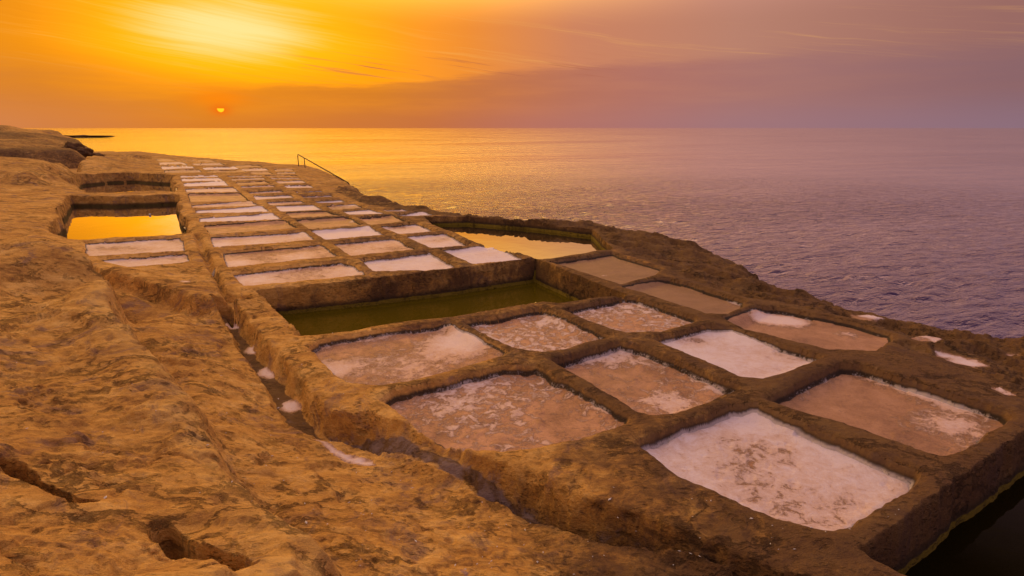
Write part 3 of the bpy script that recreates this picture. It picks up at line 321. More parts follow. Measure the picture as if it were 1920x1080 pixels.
def ground(x, y):
    """height of the rock at (x, y) and what is cut into it there"""
    x = np.asarray(x, float); y = np.asarray(y, float)
    n = x.size; r = np.hypot(x, y)
    z = tps(FIT, x, y)
    wk = np.full(n, 9.); i = near(x, y, WORKED, 2.); wk[i] = sdpoly(x[i], y[i], WORKED)
    z *= sst(-.9, .3, wk)                                      # the worked shelf is level
    z *= 1 - sst(60., 66., r) * (x < -15)
    back = sst(2., -4., y)
    z = z * (1 - back) + np.clip(z, -.3, 1.5) * back
    z = np.clip(z, -1.2, 2.2)
    A = dict(salt=np.zeros(n, np.float32), warm=np.full(n, .4, np.float32), film=np.zeros(n, np.float32), wl=np.full(n, -50, np.float32), grain=np.ones(n, np.float32), dust=np.zeros(n, np.float32))
    bare = np.zeros(n, np.float32); cfl = np.zeros(n, np.float32)
    pid = np.full(n, -1, int); psd = np.full(n, 9., np.float32); A['psd'] = psd; A['wallw'] = np.zeros(n, np.float32); A['edge_light'] = np.zeros(n, np.float32); A['algae'] = np.zeros(n, np.float32); kind = np.zeros(n, int)
    # --- big rock: bulge on the left, kerb, groove
    bul = np.full(n, 9.); i = near(x, y, BULGE, 2.); bul[i] = sdpoly(x[i], y[i], BULGE)
    wig = .05 * fbm(x, y, 1.6, 3) + .03 * fbm(x, y, 5., 2, seed=4.)
    b = bul + wig
    wild = sst(.5, -1.2, b)                                   # 1 on the free rock, 0 on the worked shelf
    z += .13 * np.exp(-((b + .22) / .30) ** 2) + (.24 + .36 * sst(5.0, 8.5, y)) * sst(.03, -.11, b) + .04 * sst(0, -.5, b) - .07 * np.exp(-((b - .13) / .12) ** 2)
    lf = sst(-.6, 2.5, -(x + .55 * y - 3.2))                     # left of the drain
    lf = np.clip(lf, 0, 1) * sst(40, 25, r)
    i = near(x, y, KERB, 1.); d = segd(x[i], y[i], KERB, False); z[i] += .10 * np.exp(-(d / .28) ** 2)
    i = near(x, y, MOUND, 2.); d = sdpoly(x[i], y[i], MOUND) + .5 * fbm(x[i], y[i], .45, 3, seed=6.)
    z[i] += .6 * sst(.2, -1.3, d)
    i = near(x, y, LEFTBANK, .5); d = sdpoly(x[i], y[i], LEFTBANK) + .04 * fbm(x[i], y[i], 1.7, 3)
    z[i] -= .24 * np.where(d < 0, np.exp(d / .75), 1.) * sst(.10 + .06 * sst(-2., -1., x[i]), -.08, d)
    i = near(x, y, GROOVE, 1.); d = segd(x[i], y[i], GROOVE, False) + .02 * fbm(x[i], y[i], 3., 2); z[i] -= .07 * np.exp(-(d / .12) ** 2)
    # --- relief of the natural stone
    relief = .45 + .55 * np.maximum(wild, lf * .6)
    seaward = sst(-.05, -.25, z) * (x > 0) * (y > 2)
    far = sst(60., 15., r)
    z += relief * (.085 * fbm(x, y, .55, 3, seed=2.) + .022 * fbm(x, y, 2.1, 3, seed=9.)) * (.25 + .75 * np.maximum(wild, np.maximum(lf * .5, seaward)))
    # long flowing ripples, pits
    qx = x * .5 + y * .2 + .5 * fbm(x, y, .7, 2, seed=1.); qy = y * 1.3 - x * .25
    z += (.026 * fbm(qx, qy * 2.2, 1.6, 3, seed=5.)) * (.35 + .65 * np.maximum(wild, lf)) * sst(22, 9, r)
    m = np.where(r < 14)[0]
    xm, ym = x[m] + .03 * perlin(x[m] * 9, y[m] * 9), y[m] + .03 * perlin(x[m] * 9 + 5, y[m] * 9)
    amt = (.4 + .6 * np.maximum(wild[m], lf[m] * .7)) * sst(14, 8, r[m])
    pit = sst(.32, .08, cell(xm, ym * 1.2, 4.2)) * sst(-.05, .35, fbm(xm, ym, .9, 2, seed=3.))
    pit2 = sst(.34, .1, cell(xm, ym, 11., 50)) * sst(-.25, .3, fbm(xm, ym, 1.5, 2, seed=13.))
    z[m] += amt * (-.036 * pit - .016 * pit2 + .011 * fbm(xm, ym, 9., 2, seed=21.))
    # ledges of the bare rock towards the sea
    sw = sst(.0, .45, wk) * (x > -9) * (y > 2.5) * sst(-.3, .6, x + .02 * y + 9 * (y > 12)) * (1 - lf)
    lx = (x * .86 - y * .5); ly = (x * .5 + y * .86)
    lay = fbm(lx * .5, ly * 1.5, 1.0, 5, seed=31.)
    q = lay * 5.; fr = q - np.floor(q)
    z += sw * (.075 * (np.floor(q) + sst(.8, 1., fr)) / 2. + .05 * fbm(x, y, 1.3, 5, seed=40.) - .05 * sst(.3, .1, cell(lx * .6, ly * 1.2, 1.8, 9))) * sst(70., 15., r)
    # bedding of the free rock on the left
    wl_ = np.maximum(wild, lf * .7) * sst(26, 12, r)
    q = z * 5.5 + 1.1 * fbm(x, y, .5, 4, seed=77.) + .35 * (x * .5 - y * .3); fr = q - np.floor(q)
    z += wl_ * .085 * (sst(.72, 1., fr) - fr) * sst(-.35, .3, fbm(x, y, .8, 3, seed=78.))
    m2 = np.where(r < 16)[0]; am2 = np.maximum(wild[m2], lf[m2] * .75)
    z[m2] -= am2 * .035 * sst(.30, .02, np.abs(fbm(x[m2] * .7, y[m2] * 1.5, 1.5, 4, seed=79.)) * 2.2) * sst(.0, .4, fbm(x[m2], y[m2], .6, 2, seed=81.))
    i = near(x, y, TROUGH, 3.); d = sdpoly(x[i], y[i], TROUGH) + .25 * fbm(x[i], y[i], .5, 3); z[i] += (np.minimum(z[i], -1.1) - z[i]) * sst(.15, -.6, d)
    # --- cracks
    for C in CRACKS:
        i = near(x, y, C, 1.2); d = segd(x[i], y[i], C, False) + .025 * fbm(x[i], y[i], 5., 3)
        t = sdpoly(x[i], y[i], list(C) + [(C[-1][0] - .6, C[-1][1] - .8), (C[0][0] - .6, C[0][1] - .8)])
        cen = np.mean(C, 0); tap = sst(1., .65, np.hypot(x[i] - cen[0], y[i] - cen[1]) / (np.hypot(*(np.array(C[0]) - cen)) + .05))
        z[i] -= (.6 * sst(.07, .03, d) + .05 * sst(.5, .05, np.where(t < 0, 9., d)) * .8) * tap
    # --- drain, trench, gutter
    jit = jitter(x, y)
    for k, (nm, P, dep, w) in enumerate(CUTS):
        i = near(x, y, P, .6); s = cut_sd(x[i], y[i], P)
        if nm != 'gutter':
            fz = -.35 if nm == 'channel' else -.39
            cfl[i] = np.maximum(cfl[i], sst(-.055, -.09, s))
            t = sst(.0, -.07, s); z[i] = z[i] * (1 - t) + np.minimum(z[i], fz + .012 * fbm(x[i], y[i], 2., 2)) * t
        else: z[i] -= dep * sst(.03, -w, s)
        kind[i[s < -.02]] = 20 + k
        if nm != 'gutter': A['dust'][i] = np.maximum(A['dust'][i], sst(-.0, -.09, s) * (.3 if nm == 'channel' else .75))
        else: A['dust'][i] = np.maximum(A['dust'][i], sst(0, -.08, s) * .35)
    # --- pools
    for k, (nm, P, wl, bot, w) in enumerate(POOLS):
        i = near(x, y, P, .8); s = pool_sd(x[i], y[i], P, nm)
        zz = z[i]; t = sst(0, -w, s); rim = -.035 * sst(.16, 0, s)
        z[i] = (zz + rim) * (1 - t) + bot * t
        h = s < -.001; j = i[h]; pid[j] = 1000 + k; psd[j] = s[h]; A['wl'][i] = np.where(s < .1, wl, A['wl'][i]); A['algae'][i] = np.where(s < .1, .15 if nm in 'YU' else .9, A['algae'][i])
    # --- salt pans
    for k, (nm, P, base, edge, warm, grain, blobs, dep) in enumerate(PANS):
        i = near(x, y, P, .5)
        if i.size == 0: continue
        xi, yi = x[i], y[i]
        s = pan_sd(xi, yi, P)
        cen = np.mean(P, 0)
        zz = z[i]; inn = s < .35
        lvl = float(tps(FIT, np.array([cen[0]]), np.array([cen[1]]))[0])
        w = PW
        t = sst(0, -1, s / w); rim = -.012 * sst(.05, 0, s) + .012 * sst(.0, .08, s) * sst(.3, .1, s)
        fl = lvl - dep * .92 + .006 * fbm(xi, yi, 2.5, 3) + .02 * sst(-.25, -.02, s) * (fbm(xi, yi, 1.2, 2) > -.2)
        flat = sst(.4, .1, s)
        z[i] = np.where(inn, ((zz * (1 - flat) + (lvl + .4 * (zz - lvl)) * flat) + rim) * (1 - t) + fl * t, zz)
        psd[i] = np.minimum(psd[i], s); A['wallw'][i[s < .3]] = PW
        h = s < -.001; j = i[h]; pid[j] = k
        cov = base + edge * np.exp(s[h] / .11) * (.55 + .9 * fbm(xi[h], yi[h], 1.1, 2, seed=k * 3.1)) + .13 * fbm(xi[h], yi[h], 1.0, 3, seed=k * 1.7)
        ww = warm + .18 * fbm(xi[h], yi[h], .8, 2, seed=k + 5.)
        for (bx, by, br, bs) in blobs:
            cov = cov + bs * np.exp(-((xi[h] - bx) ** 2 + (yi[h] - by) ** 2) / (br * br) * .9)
        z[j] += .011 * sst(.40, .62, cov + .06 + .3 * fbm(xi[h], yi[h], 5., 4, seed=k + 2.)) * sst(-PW, -PW - .05, s[h])
        if nm in ('F10', 'F11'): bare[j] = 1.3
        elif nm[0] in 'CG' and base < .2: bare[j] = .45
        A['salt'][j] = cov + .06; A['warm'][j] = ww; A['grain'][j] = grain
    # --- hollows with salt
    for k, (nm, P, zl) in enumerate(PUDDLES):
        i = near(x, y, P, .5); s = sdpoly(x[i], y[i], P) + jit[i] * 1.5
        c0 = np.mean(P, 0); zc = zl - .03
        t = sst(.10, -.05, s); z[i] = z[i] * (1 - t) + zc * t
        j = i[s < 0]; pid[j] = 2000 + k; psd[i] = np.minimum(psd[i], s); A['salt'][j] = .55 + .6 * fbm(x[j], y[j], 2.2, 3) + .25 * sst(0, -.12, s[s < 0])
    for k, (nm, P) in enumerate(SPOTS):
        i = near(x, y, P, .4); s = sdpoly(x[i], y[i], P) + jit[i] * 1.2
        if nm in ('Q1', 'Q2', 'Q3', 'Q4'): s = np.maximum(s, (z[i] + .31) * 3)
        j = i[s < 0]; pid[j] = 3000 + k; psd[i] = np.minimum(psd[i], s); A['salt'][j] = .5 + .35 * sst(0, -.1, s[s < 0]); A['warm'][j] = .6
    # --- sea edge
    s = sdpoly(x, y, EDGE) + .16 * fbm(x, y, .8, 4, seed=60.)
    z -= .18 * sst(-.5, .05, s) + np.where(s > -.05, 1.3 * np.minimum(s + .05, 4.), 0)
    # thin dark biofilm on the worked shelf, strongest seaward and near the water
    A['film'] = np.clip(.74 * (1 - np.maximum(wild, lf)) ** 1.5 + .35 * seaward + .85 * sw + .2 * sst(-.4, 1.6, x) * sst(25, 6, r) + .55 * sst(.6, 4.0, x - y * .12) + .22 * fbm(x, y, .45, 3, seed=70.), 0, 1.2).astype(np.float32)
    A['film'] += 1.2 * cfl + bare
    A['edge_light'] = (np.exp(-((b + .12) / .2) ** 2) * .75 * sst(14, 9, r)).astype(np.float32)  # highlight along the crest of the bulge, painted into the rock colour
    A['edge_light'] += (.5 * np.exp(-((psd - .05) / .05) ** 2) * sst(2.5, -1.5, x) * sst(-.3, .4, fbm(x, y, 1.2, 3, seed=88.))).astype(np.float32)  # the same painted highlight beside the pan rims, stronger to the left
    A['film'] *= (.55 + .45 * sst(40, 12, r)).astype(np.float32)
    # damp seeps down the wall of the middle pool
    for (sx, sy) in ((-2.62, 11.2), (-1.05, 12.0), (-3.75, 10.75), (.55, 12.9)):
        A['film'] += (.9 * np.exp(-((x - sx) ** 2 + ((y - sy) * .6) ** 2) / .045)).astype(np.float32) * (z < -.06)
    return z, A, pid, psd, kind, dict(wild=wild, lf=lf, sea=s, sw=sw)


# ------------------------------------------------------------------ materials
def material(name, fn):
    m = bpy.data.materials.new(name); m.use_nodes = True; g = NG(m.node_tree)
    sh = fn(g); out = g.node('ShaderNodeOutputMaterial'); g.l.new(sh, out.inputs[0]); return m


def principled(g, col, rough=.8, normal=None, spec=.3, **kw):
    p = g.node('ShaderNodeBsdfPrincipled'); g.put(p.inputs['Base Color'], col); g.put(p.inputs['Roughness'], rough)
    g.put(p.inputs['Specular IOR Level'], spec)
    if normal is not None: g.put(p.inputs['Normal'], normal)
    for k, v in kw.items(): g.put(p.inputs[k], v)
    return p.outputs[0]


def rock_color(g, pos, film):
    px, py, pz_ = g.sep(pos)[:3]
    sp_ = g.xyz(g.add(g.mul(px, .55), g.mul(py, .12)), g.sub(g.mul(py, 1.15), g.mul(px, .2)), g.mul(pz_, 1.3))   # wind-eroded grain
    big = g.noise(pos, .55, 5, .6, .4); mid = g.noise(sp_, 3.2, 6, .66, .7); fine = g.noise(sp_, 22., 5, .7, .4); gr = g.noise(pos, 95., 3, .65)
    v = g.add(g.add(g.mul(big, .30), g.mul(mid, .42)), g.add(g.mul(fine, .26), g.mul(gr, .14)))
    c = g.ramp(v, [(.39, (.17, .082, .030)), (.475, (.42, .218, .056)), (.56, (.64, .358, .08)), (.66, (.86, .55, .16))])
    gp = g.noise(pos, 1.15, 7, .72, 1.4)
    c = g.mix(g.step(gp, .52, .64, 0., .65), c, (.25, .155, .12))
    gl = g.noise(pos, 6.5, 7, .75, 1.)
    c = g.mix(g.mul(g.step(gl, .55, .70), g.step(film, -.2, .5, .35, .75)), c, (.085, .058, .042))
    c = g.mix(g.mul(g.attr('edge_light'), g.step(mid, .3, .7, .25, .85)), c, (.80, .54, .17))  # painted highlight: paler rock colour on crest and rims
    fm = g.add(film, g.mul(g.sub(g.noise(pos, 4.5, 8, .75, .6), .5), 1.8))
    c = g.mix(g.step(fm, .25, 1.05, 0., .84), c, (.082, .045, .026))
    return c, mid, fine, gr


def rock_fn(strength=1., wet=True):
    def fn(g):
        pos = g.node('ShaderNodeNewGeometry').outputs['Position']
        z = g.sep(pos)[2]
        film = g.attr('film'); wl = g.attr('wl'); dust = g.attr('dust')
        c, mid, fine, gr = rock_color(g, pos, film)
        # salt dust in the drains
        dn = g.noise(pos, 4.5, 6, .7, .5)
        c = g.mix(g.step(g.add(g.mul(dust, .5), g.mul(g.sub(dn, .5), 1.5)), .2, .55, 0., .7), c, (.33, .25, .23))
        # damp line and algae at the waterline of the pools
        h = g.add(g.sub(z, wl), g.mul(g.sub(g.noise(pos, 5., 4), .5), .05))
        isw = g.step(wl, -20., -19.)
        c = g.mix(g.mul(g.mul(g.step(h, .20, .09), isw), .85), c, (.05, .035, .018))
        al = g.mul(g.step(h, .085, .06), isw)
        c = g.mix(al, c, (.085, .06, .022)); c = g.mix(g.mul(al, g.attr('algae')), c, (.26, .20, .018))
        c = g.mix(g.mul(g.step(h, -.08, -.3), isw), c, (.11, .095, .010))
        hgt = g.add(g.add(g.mul(mid, .5), g.mul(fine, .34)), g.mul(gr, .12))
        px, py, pz_ = g.sep(pos)[:3]
        wp = g.xyz(g.add(g.mul(px, .62), g.mul(fine, .10)), g.add(g.mul(py, 1.15), g.mul(mid, .35)), pz_)
        pitm = g.step(g.noise(pos, 2.3, 3), .45, .58)
        p1 = g.step(g.voro(wp, 24.), .45, .06); p2 = g.mul(g.step(g.voro(wp, 8.), .36, .06), g.step(g.noise(pos, 1.3, 3), .48, .6))
        cv = g.m('ABSOLUTE', g.sub(g.noise(wp, 2.4, 6, .6, .5), .5)); crev = g.mul(g.step(cv, .030, .004), g.step(g.noise(pos, .9, 3), .47, .6))
        hole = g.m('MAXIMUM', g.m('MAXIMUM', g.mul(p1, g.mul(pitm, .6)), g.mul(p2, .9)), crev)
        hgt = g.sub(hgt, g.mul(hole, .42))
        c = g.mix(g.mul(hole, .48), c, (.085, .046, .022))          # darker inside the holes and crevices
        nrm = g.bump(hgt, .085 * strength, 1.)
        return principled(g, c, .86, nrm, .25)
    return fn


def salt_fn(g):
    pos = g.node('ShaderNodeNewGeometry').outputs['Position']
    cov = g.attr('salt'); warm = g.attr('warm'); grain = g.attr('grain'); psd = g.attr('psd'); ww = g.attr('wallw')
    n1 = g.noise(pos, 7., 7, .68, .6); n2 = g.noise(pos, 34., 5, .65); n3 = g.noise(pos, 150., 2, .6)
    nn = g.add(g.add(g.mul(g.sub(n1, .5), g.mul(grain, .75)), g.mul(g.sub(n2, .5), .42)), g.mul(g.sub(n3, .5), .22))
    mask = g.step(g.add(cov, nn), .40, .60)
    thick = g.step(g.add(cov, g.mul(nn, .8)), .55, .95)
    mudv = g.add(g.mul(g.noise(pos, 2.6, 6, .65, .5), .6), g.add(g.mul(n2, .25), g.mul(n3, .15)))
    mud = g.ramp(mudv, [(.36, (.27, .135, .070)), (.5, (.50, .27, .145)), (.62, (.66, .38, .225))])
    mud = g.mix(g.step(g.attr('film'), .95, 1.5, 0., .7), mud, (.17, .10, .042))
    mud = g.mix(g.step(g.noise(pos, 14., 5, .7), .6, .7, 0., .6), mud, (.17, .105, .06))
    film = g.mix(warm, (.64, .53, .52), (.68, .42, .27))
    thickc = g.mix(warm, (.78, .74, .86), (.84, .68, .62))
    salt = g.mix(thick, film, thickc)
    c = g.mix(mask, mud, salt)
    c = g.mix(g.mul(g.step(g.noise(pos, 60., 3, .7), .64, .72), .55), c, (.30, .20, .15))
    # the wall above: rock, with a black band low on it and salt creeping up
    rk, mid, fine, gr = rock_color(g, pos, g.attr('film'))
    wob = g.mul(g.add(g.sub(n1, .5), g.mul(g.sub(n2, .5), .6)), g.step(ww, .02, .01, .03, .16))
    depth = g.add(psd, wob)
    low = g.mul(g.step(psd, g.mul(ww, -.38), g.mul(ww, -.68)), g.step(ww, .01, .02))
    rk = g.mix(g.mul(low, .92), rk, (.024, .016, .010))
    creep = g.mul(g.step(g.add(g.add(n2, n1), cov), 1.45, 1.8), g.step(psd, g.mul(ww, -.55), g.mul(ww, -.85)))
    rk = g.mix(g.mul(creep, .8), rk, (.60, .54, .54))
    fl = g.step(depth, g.sub(g.mul(ww, -.94), .0), g.sub(g.mul(ww, -.94), .018))
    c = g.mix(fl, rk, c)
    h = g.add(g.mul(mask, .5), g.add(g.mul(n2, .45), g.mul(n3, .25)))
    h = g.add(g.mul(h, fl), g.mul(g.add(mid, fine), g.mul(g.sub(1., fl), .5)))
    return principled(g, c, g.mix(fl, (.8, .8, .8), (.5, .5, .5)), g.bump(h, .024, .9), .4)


def water_mat(deep, tint, rough, bumpf, alpha, ior=1.33, gainf=1.3):
    def fn(g):
        pos = g.node('ShaderNodeNewGeometry').outputs['Position']
        nrm = bumpf(g, pos)
        fr = g.node('ShaderNodeFresnel'); fr.inputs[0].default_value = ior
        gl = g.node('ShaderNodeBsdfGlossy'); g.put(gl.inputs['Color'], (1, 1, 1)); g.put(gl.inputs['Roughness'], rough)
        df = g.node('ShaderNodeBsdfDiffuse'); g.put(df.inputs['Color'], deep)
        tr = g.node('ShaderNodeBsdfTransparent'); g.put(tr.inputs['Color'], tint)
        if nrm is not None:
            for s in (fr.inputs['Normal'], gl.inputs['Normal']): g.l.new(nrm, s)
        body = g.node('ShaderNodeMixShader'); body.inputs[0].default_value = alpha
        g.l.new(df.outputs[0], body.inputs[1]); g.l.new(tr.outputs[0], body.inputs[2])
        mx = g.node('ShaderNodeMixShader'); g.l.new(g.m('MULTIPLY_ADD', fr.outputs[0], gainf, -.05 * gainf, clamp=True), mx.inputs[0]); g.l.new(body.outputs[0], mx.inputs[1]); g.l.new(gl.outputs[0], mx.inputs[2])
        return mx.outputs[0]
    return fn


def sea_bump(g, pos):
    x, y, z = g.sep(pos)[:3]
    a = R(24)
    u = g.add(g.mul(x, math.cos(a)), g.mul(y, math.sin(a))); v = g.add(g.mul(y, math.cos(a)), g.mul(x, -math.sin(a)))
    w1 = g.noise(g.xyz(g.mul(u, .95), g.mul(v, 2.3), 0.), 1., 5, .6, .4)
    w2 = g.noise(g.xyz(g.mul(u, .10), g.mul(v, .28), 4.), 1., 4, .55, .3)
    gust = g.step(g.noise(g.xyz(g.mul(u, .012), g.mul(v, .03), 2.), 1., 3), .35, .65, .55, 1.15)
    w3 = g.noise(g.xyz(g.mul(u, 2.6), g.mul(v, 6.), 9.), 1., 3, .6, .3)
    w1 = g.add(w1, g.mul(w3, .22))
    nr = g.step(g.m('SQRT', g.add(g.mul(x, x), g.mul(y, y))), 90., 18., .10, .36)
    return g.bump(g.mul(g.add(g.mul(w1, nr), g.mul(w2, .45)), gust), 1., 1.)


def pool_bump(g, pos):
    return g.bump(g.noise(pos, 1.6, 2), .0025, 1.)


def flat_mat(col, rough=.5, metal=0.):
    def fn(g):
        pos = g.node('ShaderNodeNewGeometry').outputs['Position']
        n = g.noise(pos, 40., 3)
        return principled(g, g.mix(g.step(n, .4, .7, 0., .5), col, tuple(c * .55 for c in col)), rough, None, .4, Metallic=metal)
    return fn


M_rock = material('limestone', rock_fn())
M_salt = material('salt_and_mud', salt_fn)
M_sea = material('sea_water', water_mat((.034, .019, .085), (1, 1, 1), .10, sea_bump, 0., 1.33, 2.7))
M_pool = material('pool_water', water_mat((.15, .118, .003), (.5, .44, .1), .0, pool_bump, .4, 1.36, 1.8))
M_pool_deep = material('deep_pool_water', water_mat((.014, .011, .002), (.3, .26, .06), .0, pool_bump, .4, 1.33, .8))
M_pool_clear = material('still_pool_water', water_mat((.05, .038, .002), (.5, .44, .1), .0, pool_bump, .4, 1.36, 2.3))
M_steel = material('rusty_rail', flat_mat((.07, .04, .028), .6, .4))
M_hose = material('pale_hose', flat_mat((.75, .62, .30), .45))
M_white = material('white_plastic', flat_mat((.8, .78, .72), .5))
M_glass = material('dark_glass', lambda g: principled(g, (.02, .015, .03), .08, None, .8))
M_wood = material('driftwood', flat_mat((.07, .045, .03), .8))
M_plant = material('succulent', flat_mat((.10, .085, .02), .7))


# ------------------------------------------------------------------ object helpers
def tag(o, label=None, cat=None, group=None, kind=None):
    if label: o['label'] = label
    if cat: o['category'] = cat
    if group: o['group'] = group
    if kind: o['kind'] = kind
    return o


def mesh_obj(name, V, F, mat, parent=None, attrs=None, smooth=True, normals=None, origin=None):
    V = np.asarray(V, np.float32); F = np.asarray(F, np.int32)
    if origin is None:
        origin = np.array([(V[:, 0].min() + V[:, 0].max()) / 2, (V[:, 1].min() + V[:, 1].max()) / 2, V[:, 2].min()], np.float32)
    origin = np.asarray(origin, np.float32)
    me = bpy.data.meshes.new(name); k = F.shape[1]
    me.vertices.add(len(V)); me.vertices.foreach_set('co', (V - origin).ravel())
    me.loops.add(F.size); me.loops.foreach_set('vertex_index', F.ravel())
    me.polygons.add(len(F)); me.polygons.foreach_set('loop_start', np.arange(0, F.size, k, dtype=np.int32))
    me.polygons.foreach_set('use_smooth', np.full(len(F), smooth))
    me.update(calc_edges=True)
    for an, av in (attrs or {}).items():
        a = me.attributes.new(an, 'FLOAT', 'POINT'); a.data.foreach_set('value', np.asarray(av, np.float32))
    if normals is not None: me.normals_split_custom_set_from_vertices(normals)
    me.materials.append(mat)
    o = bpy.data.objects.new(name, me); COL.objects.link(o)
    if parent is not None:
        o.parent = parent; o.location = Vector(origin.tolist()) - parent.location
    else:
        o.location = origin.tolist()
    return o


def tube(name, pts, rad, mat, parent=None, seg=8, origin=None):
    P = np.array(pts, float); n = len(P); V = []; F = []
    for i in range(n):
        t = P[min(i + 1, n - 1)] - P[max(i - 1, 0)]; t /= np.linalg.norm(t)
        up = np.array([0, 0, 1.]) if abs(t[2]) < .9 else np.array([1., 0, 0])
        a = np.cross(t, up); a /= np.linalg.norm(a); b = np.cross(a, t)
        for k in range(seg):
            th = 2 * math.pi * k / seg; V.append(P[i] + rad * (math.cos(th) * a + math.sin(th) * b))
    for i in range(n - 1):
        for k in range(seg):
            F.append((i * seg + k, i * seg + (k + 1) % seg, (i + 1) * seg + (k + 1) % seg, (i + 1) * seg + k))
    V += [P[0], P[-1]]
    for k in range(seg):
        F.append((len(V) - 2, (k + 1) % seg, k, len(V) - 2)); F.append((len(V) - 1, (n - 1) * seg + k, (n - 1) * seg + (k + 1) % seg, len(V) - 1))
    bm = bmesh.new(); vs = [bm.verts.new(v) for v in V]
    for f in F:
        u = []
        [u.append(q) for q in f if q not in u]
        try: bm.faces.new([vs[q] for q in u])
        except ValueError: pass
    me = bpy.data.meshes.new(name); org = np.array(origin if origin is not None else (P[:, 0].mean(), P[:, 1].mean(), P[:, 2].min()))
    for v in bm.verts: v.co -= Vector(org.tolist())
    for f in bm.faces: f.smooth = True
    bm.normal_update(); bm.to_mesh(me); bm.free(); me.materials.append(mat)
    o = bpy.data.objects.new(name, me); COL.objects.link(o)
    o.parent = parent; o.location = Vector(org.tolist()) - (parent.location if parent else Vector((0, 0, 0)))
    return o


# ------------------------------------------------------------------ the rock: one surveyed surface, split into its things
def span(a, b, s): return np.arange(a, b, s)


q = np.concatenate([span(30, 60, 1.), span(60, 130, .5), span(130, 200, .8), span(200, 330, 1.25), span(330, 800, 2.), span(800, 1900, 3.6), span(1900, 6000, 120.)])
rad = 2.9 * 1121 / q[::-1]
rad = np.concatenate([[.05, .3], rad[rad > .55]])
ts = np.tan(R(50))
az = np.concatenate([np.radians(span(-180, -54, 4.)), np.radians(span(-54, -50, .5)), np.arctan(np.linspace(-ts, ts, 980)), np.radians(span(50.5, 54.1, .5)), np.radians(span(58, 180.1, 4.))])
nr, na = len(rad), len(az)
RR, AA = np.meshgrid(rad, az, indexing='ij')
GX = (RR * np.sin(AA)).ravel(); GY = (RR * np.cos(AA)).ravel()
CR = np.repeat(np.gradient(rad), na); CA = (RR * np.gradient(az)[None, :]).ravel()
for nm, P, *_ in PANS: snap(GX, GY, CR, CA, pan_sd, P, PW)
for nm, P, dep, w in CUTS: snap(GX, GY, CR, CA, cut_sd, P, .07)
for nm, P, wl, bot, w in POOLS: snap(GX, GY, CR, CA, lambda a, b, p: pool_sd(a, b, p, nm), P, w)
GZ, ATT, PID, PSD, KND, EX = ground(GX, GY)
VV = np.stack([GX, GY, GZ], 1).astype(np.float32)
ii = np.arange(nr * na).reshape(nr, na)
FF = np.stack([ii[:-1, :-1], ii[1:, :-1], ii[1:, 1:], ii[:-1, 1:]], -1).reshape(-1, 4)[:, ::-1]
FF = FF[~(VV[FF][:, :, 2] < -3.6).all(1)]
# vertex normals of the whole sheet, so that the pieces meet without a visible seam
e1 = VV[FF[:, 2]] - VV[FF[:, 0]]; e2 = VV[FF[:, 3]] - VV[FF[:, 1]]; fn = np.cross(e1, e2)
if fn[:, 2].mean() < 0: FF = FF[:, ::-1]; fn = -fn
NV = np.zeros_like(VV)
for k in range(4):
    for c in range(3): NV[:, c] += np.bincount(FF[:, k], fn[:, c], len(VV)).astype(np.float32)
NV /= np.linalg.norm(NV, axis=1, keepdims=True) + 1e-9

fc = VV[FF].mean(1)
# region code of every face
fp = PID[FF]; code = np.zeros(len(FF), int)
cnt = (fp >= 0).sum(1); own = fp.max(1)
code[EX['lf'][FF].mean(1) > .35] = 1
code[EX['wild'][FF].mean(1) > .5] = 1
code[(EX['sw'][FF].mean(1) > .5) & (code == 0)] = 2
kk = KND[FF]
for k in range(3): code[(kk == 20 + k).sum(1) >= 3] = 20 + k
for k, (nm, P) in enumerate(RIDGES.items()):
    i = near(fc[:, 0], fc[:, 1], P, 0.)
    i = i[(sdpoly(fc[i, 0], fc[i, 1], P) < 0) & (code[i] < 20)]; code[i] = 40 + k
hit = cnt >= 2
code[hit] = 10000 + own[hit] * 2
fsd = PSD[FF].mean(1)
deepf = hit & (own < 1000) & (fsd < -.052) & (cnt == 4)
code[deepf] += 1
shift = hit & (own >= 2000)
CODES = {}
order = np.argsort(code, kind='stable'); cs = code[order]
bounds = np.flatnonzero(np.diff(cs)) + 1
for grp in np.split(order, bounds): CODES[int(code[grp[0]])] = grp


def piece(code_, name, mat, parent=None, keys=('film', 'wl', 'dust', 'salt', 'warm', 'grain', 'psd', 'wallw', 'edge_light', 'algae'), origin=None):
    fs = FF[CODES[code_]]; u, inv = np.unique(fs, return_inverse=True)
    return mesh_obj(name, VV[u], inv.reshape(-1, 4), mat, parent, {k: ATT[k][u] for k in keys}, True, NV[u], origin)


tag(piece(0, 'rock_shelf', M_rock, origin=(0, 0, 0)), 'flat limestone shelf with low rims carved between the salt pans', kind='structure')
tag(piece(1, 'rock_slope', M_rock, origin=(0, 0, 0)), 'rough ochre limestone slope with dark cracks beside the drain', kind='structure')
tag(piece(2, 'rocky_shore', M_rock, origin=(0, 0, 0)), 'dark jagged ledges of bare rock along the sea', kind='structure')
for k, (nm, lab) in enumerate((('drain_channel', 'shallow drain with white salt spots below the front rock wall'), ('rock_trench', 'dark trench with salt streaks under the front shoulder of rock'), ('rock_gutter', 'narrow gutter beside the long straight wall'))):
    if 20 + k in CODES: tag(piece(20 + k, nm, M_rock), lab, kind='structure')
WL = {'L0': 'long straight rock wall running between the golden pool and the far pans', 'W3': 'thick rounded rock wall along the drain beside the four front pans',
      'K': 'low slanting rock kerb with rounded end under the two small pans', 'UY': 'wavy topped rock wall between the dark back pool and golden pool', 'R1': 'long narrow rock wall from green pool corner towards the lower right',
      'A': 'narrow rock wall between the column touching the long wall and the middle column', 'B': 'narrow rock wall between the middle column and the column nearest the sea',
      'C': 'wavy rock wall separating the three upper front pans from the lower ones', 'D': 'branching rock wall above the largest white front pan', 'E': 'rock wall between the largest white front pan and the orange brown pan'}
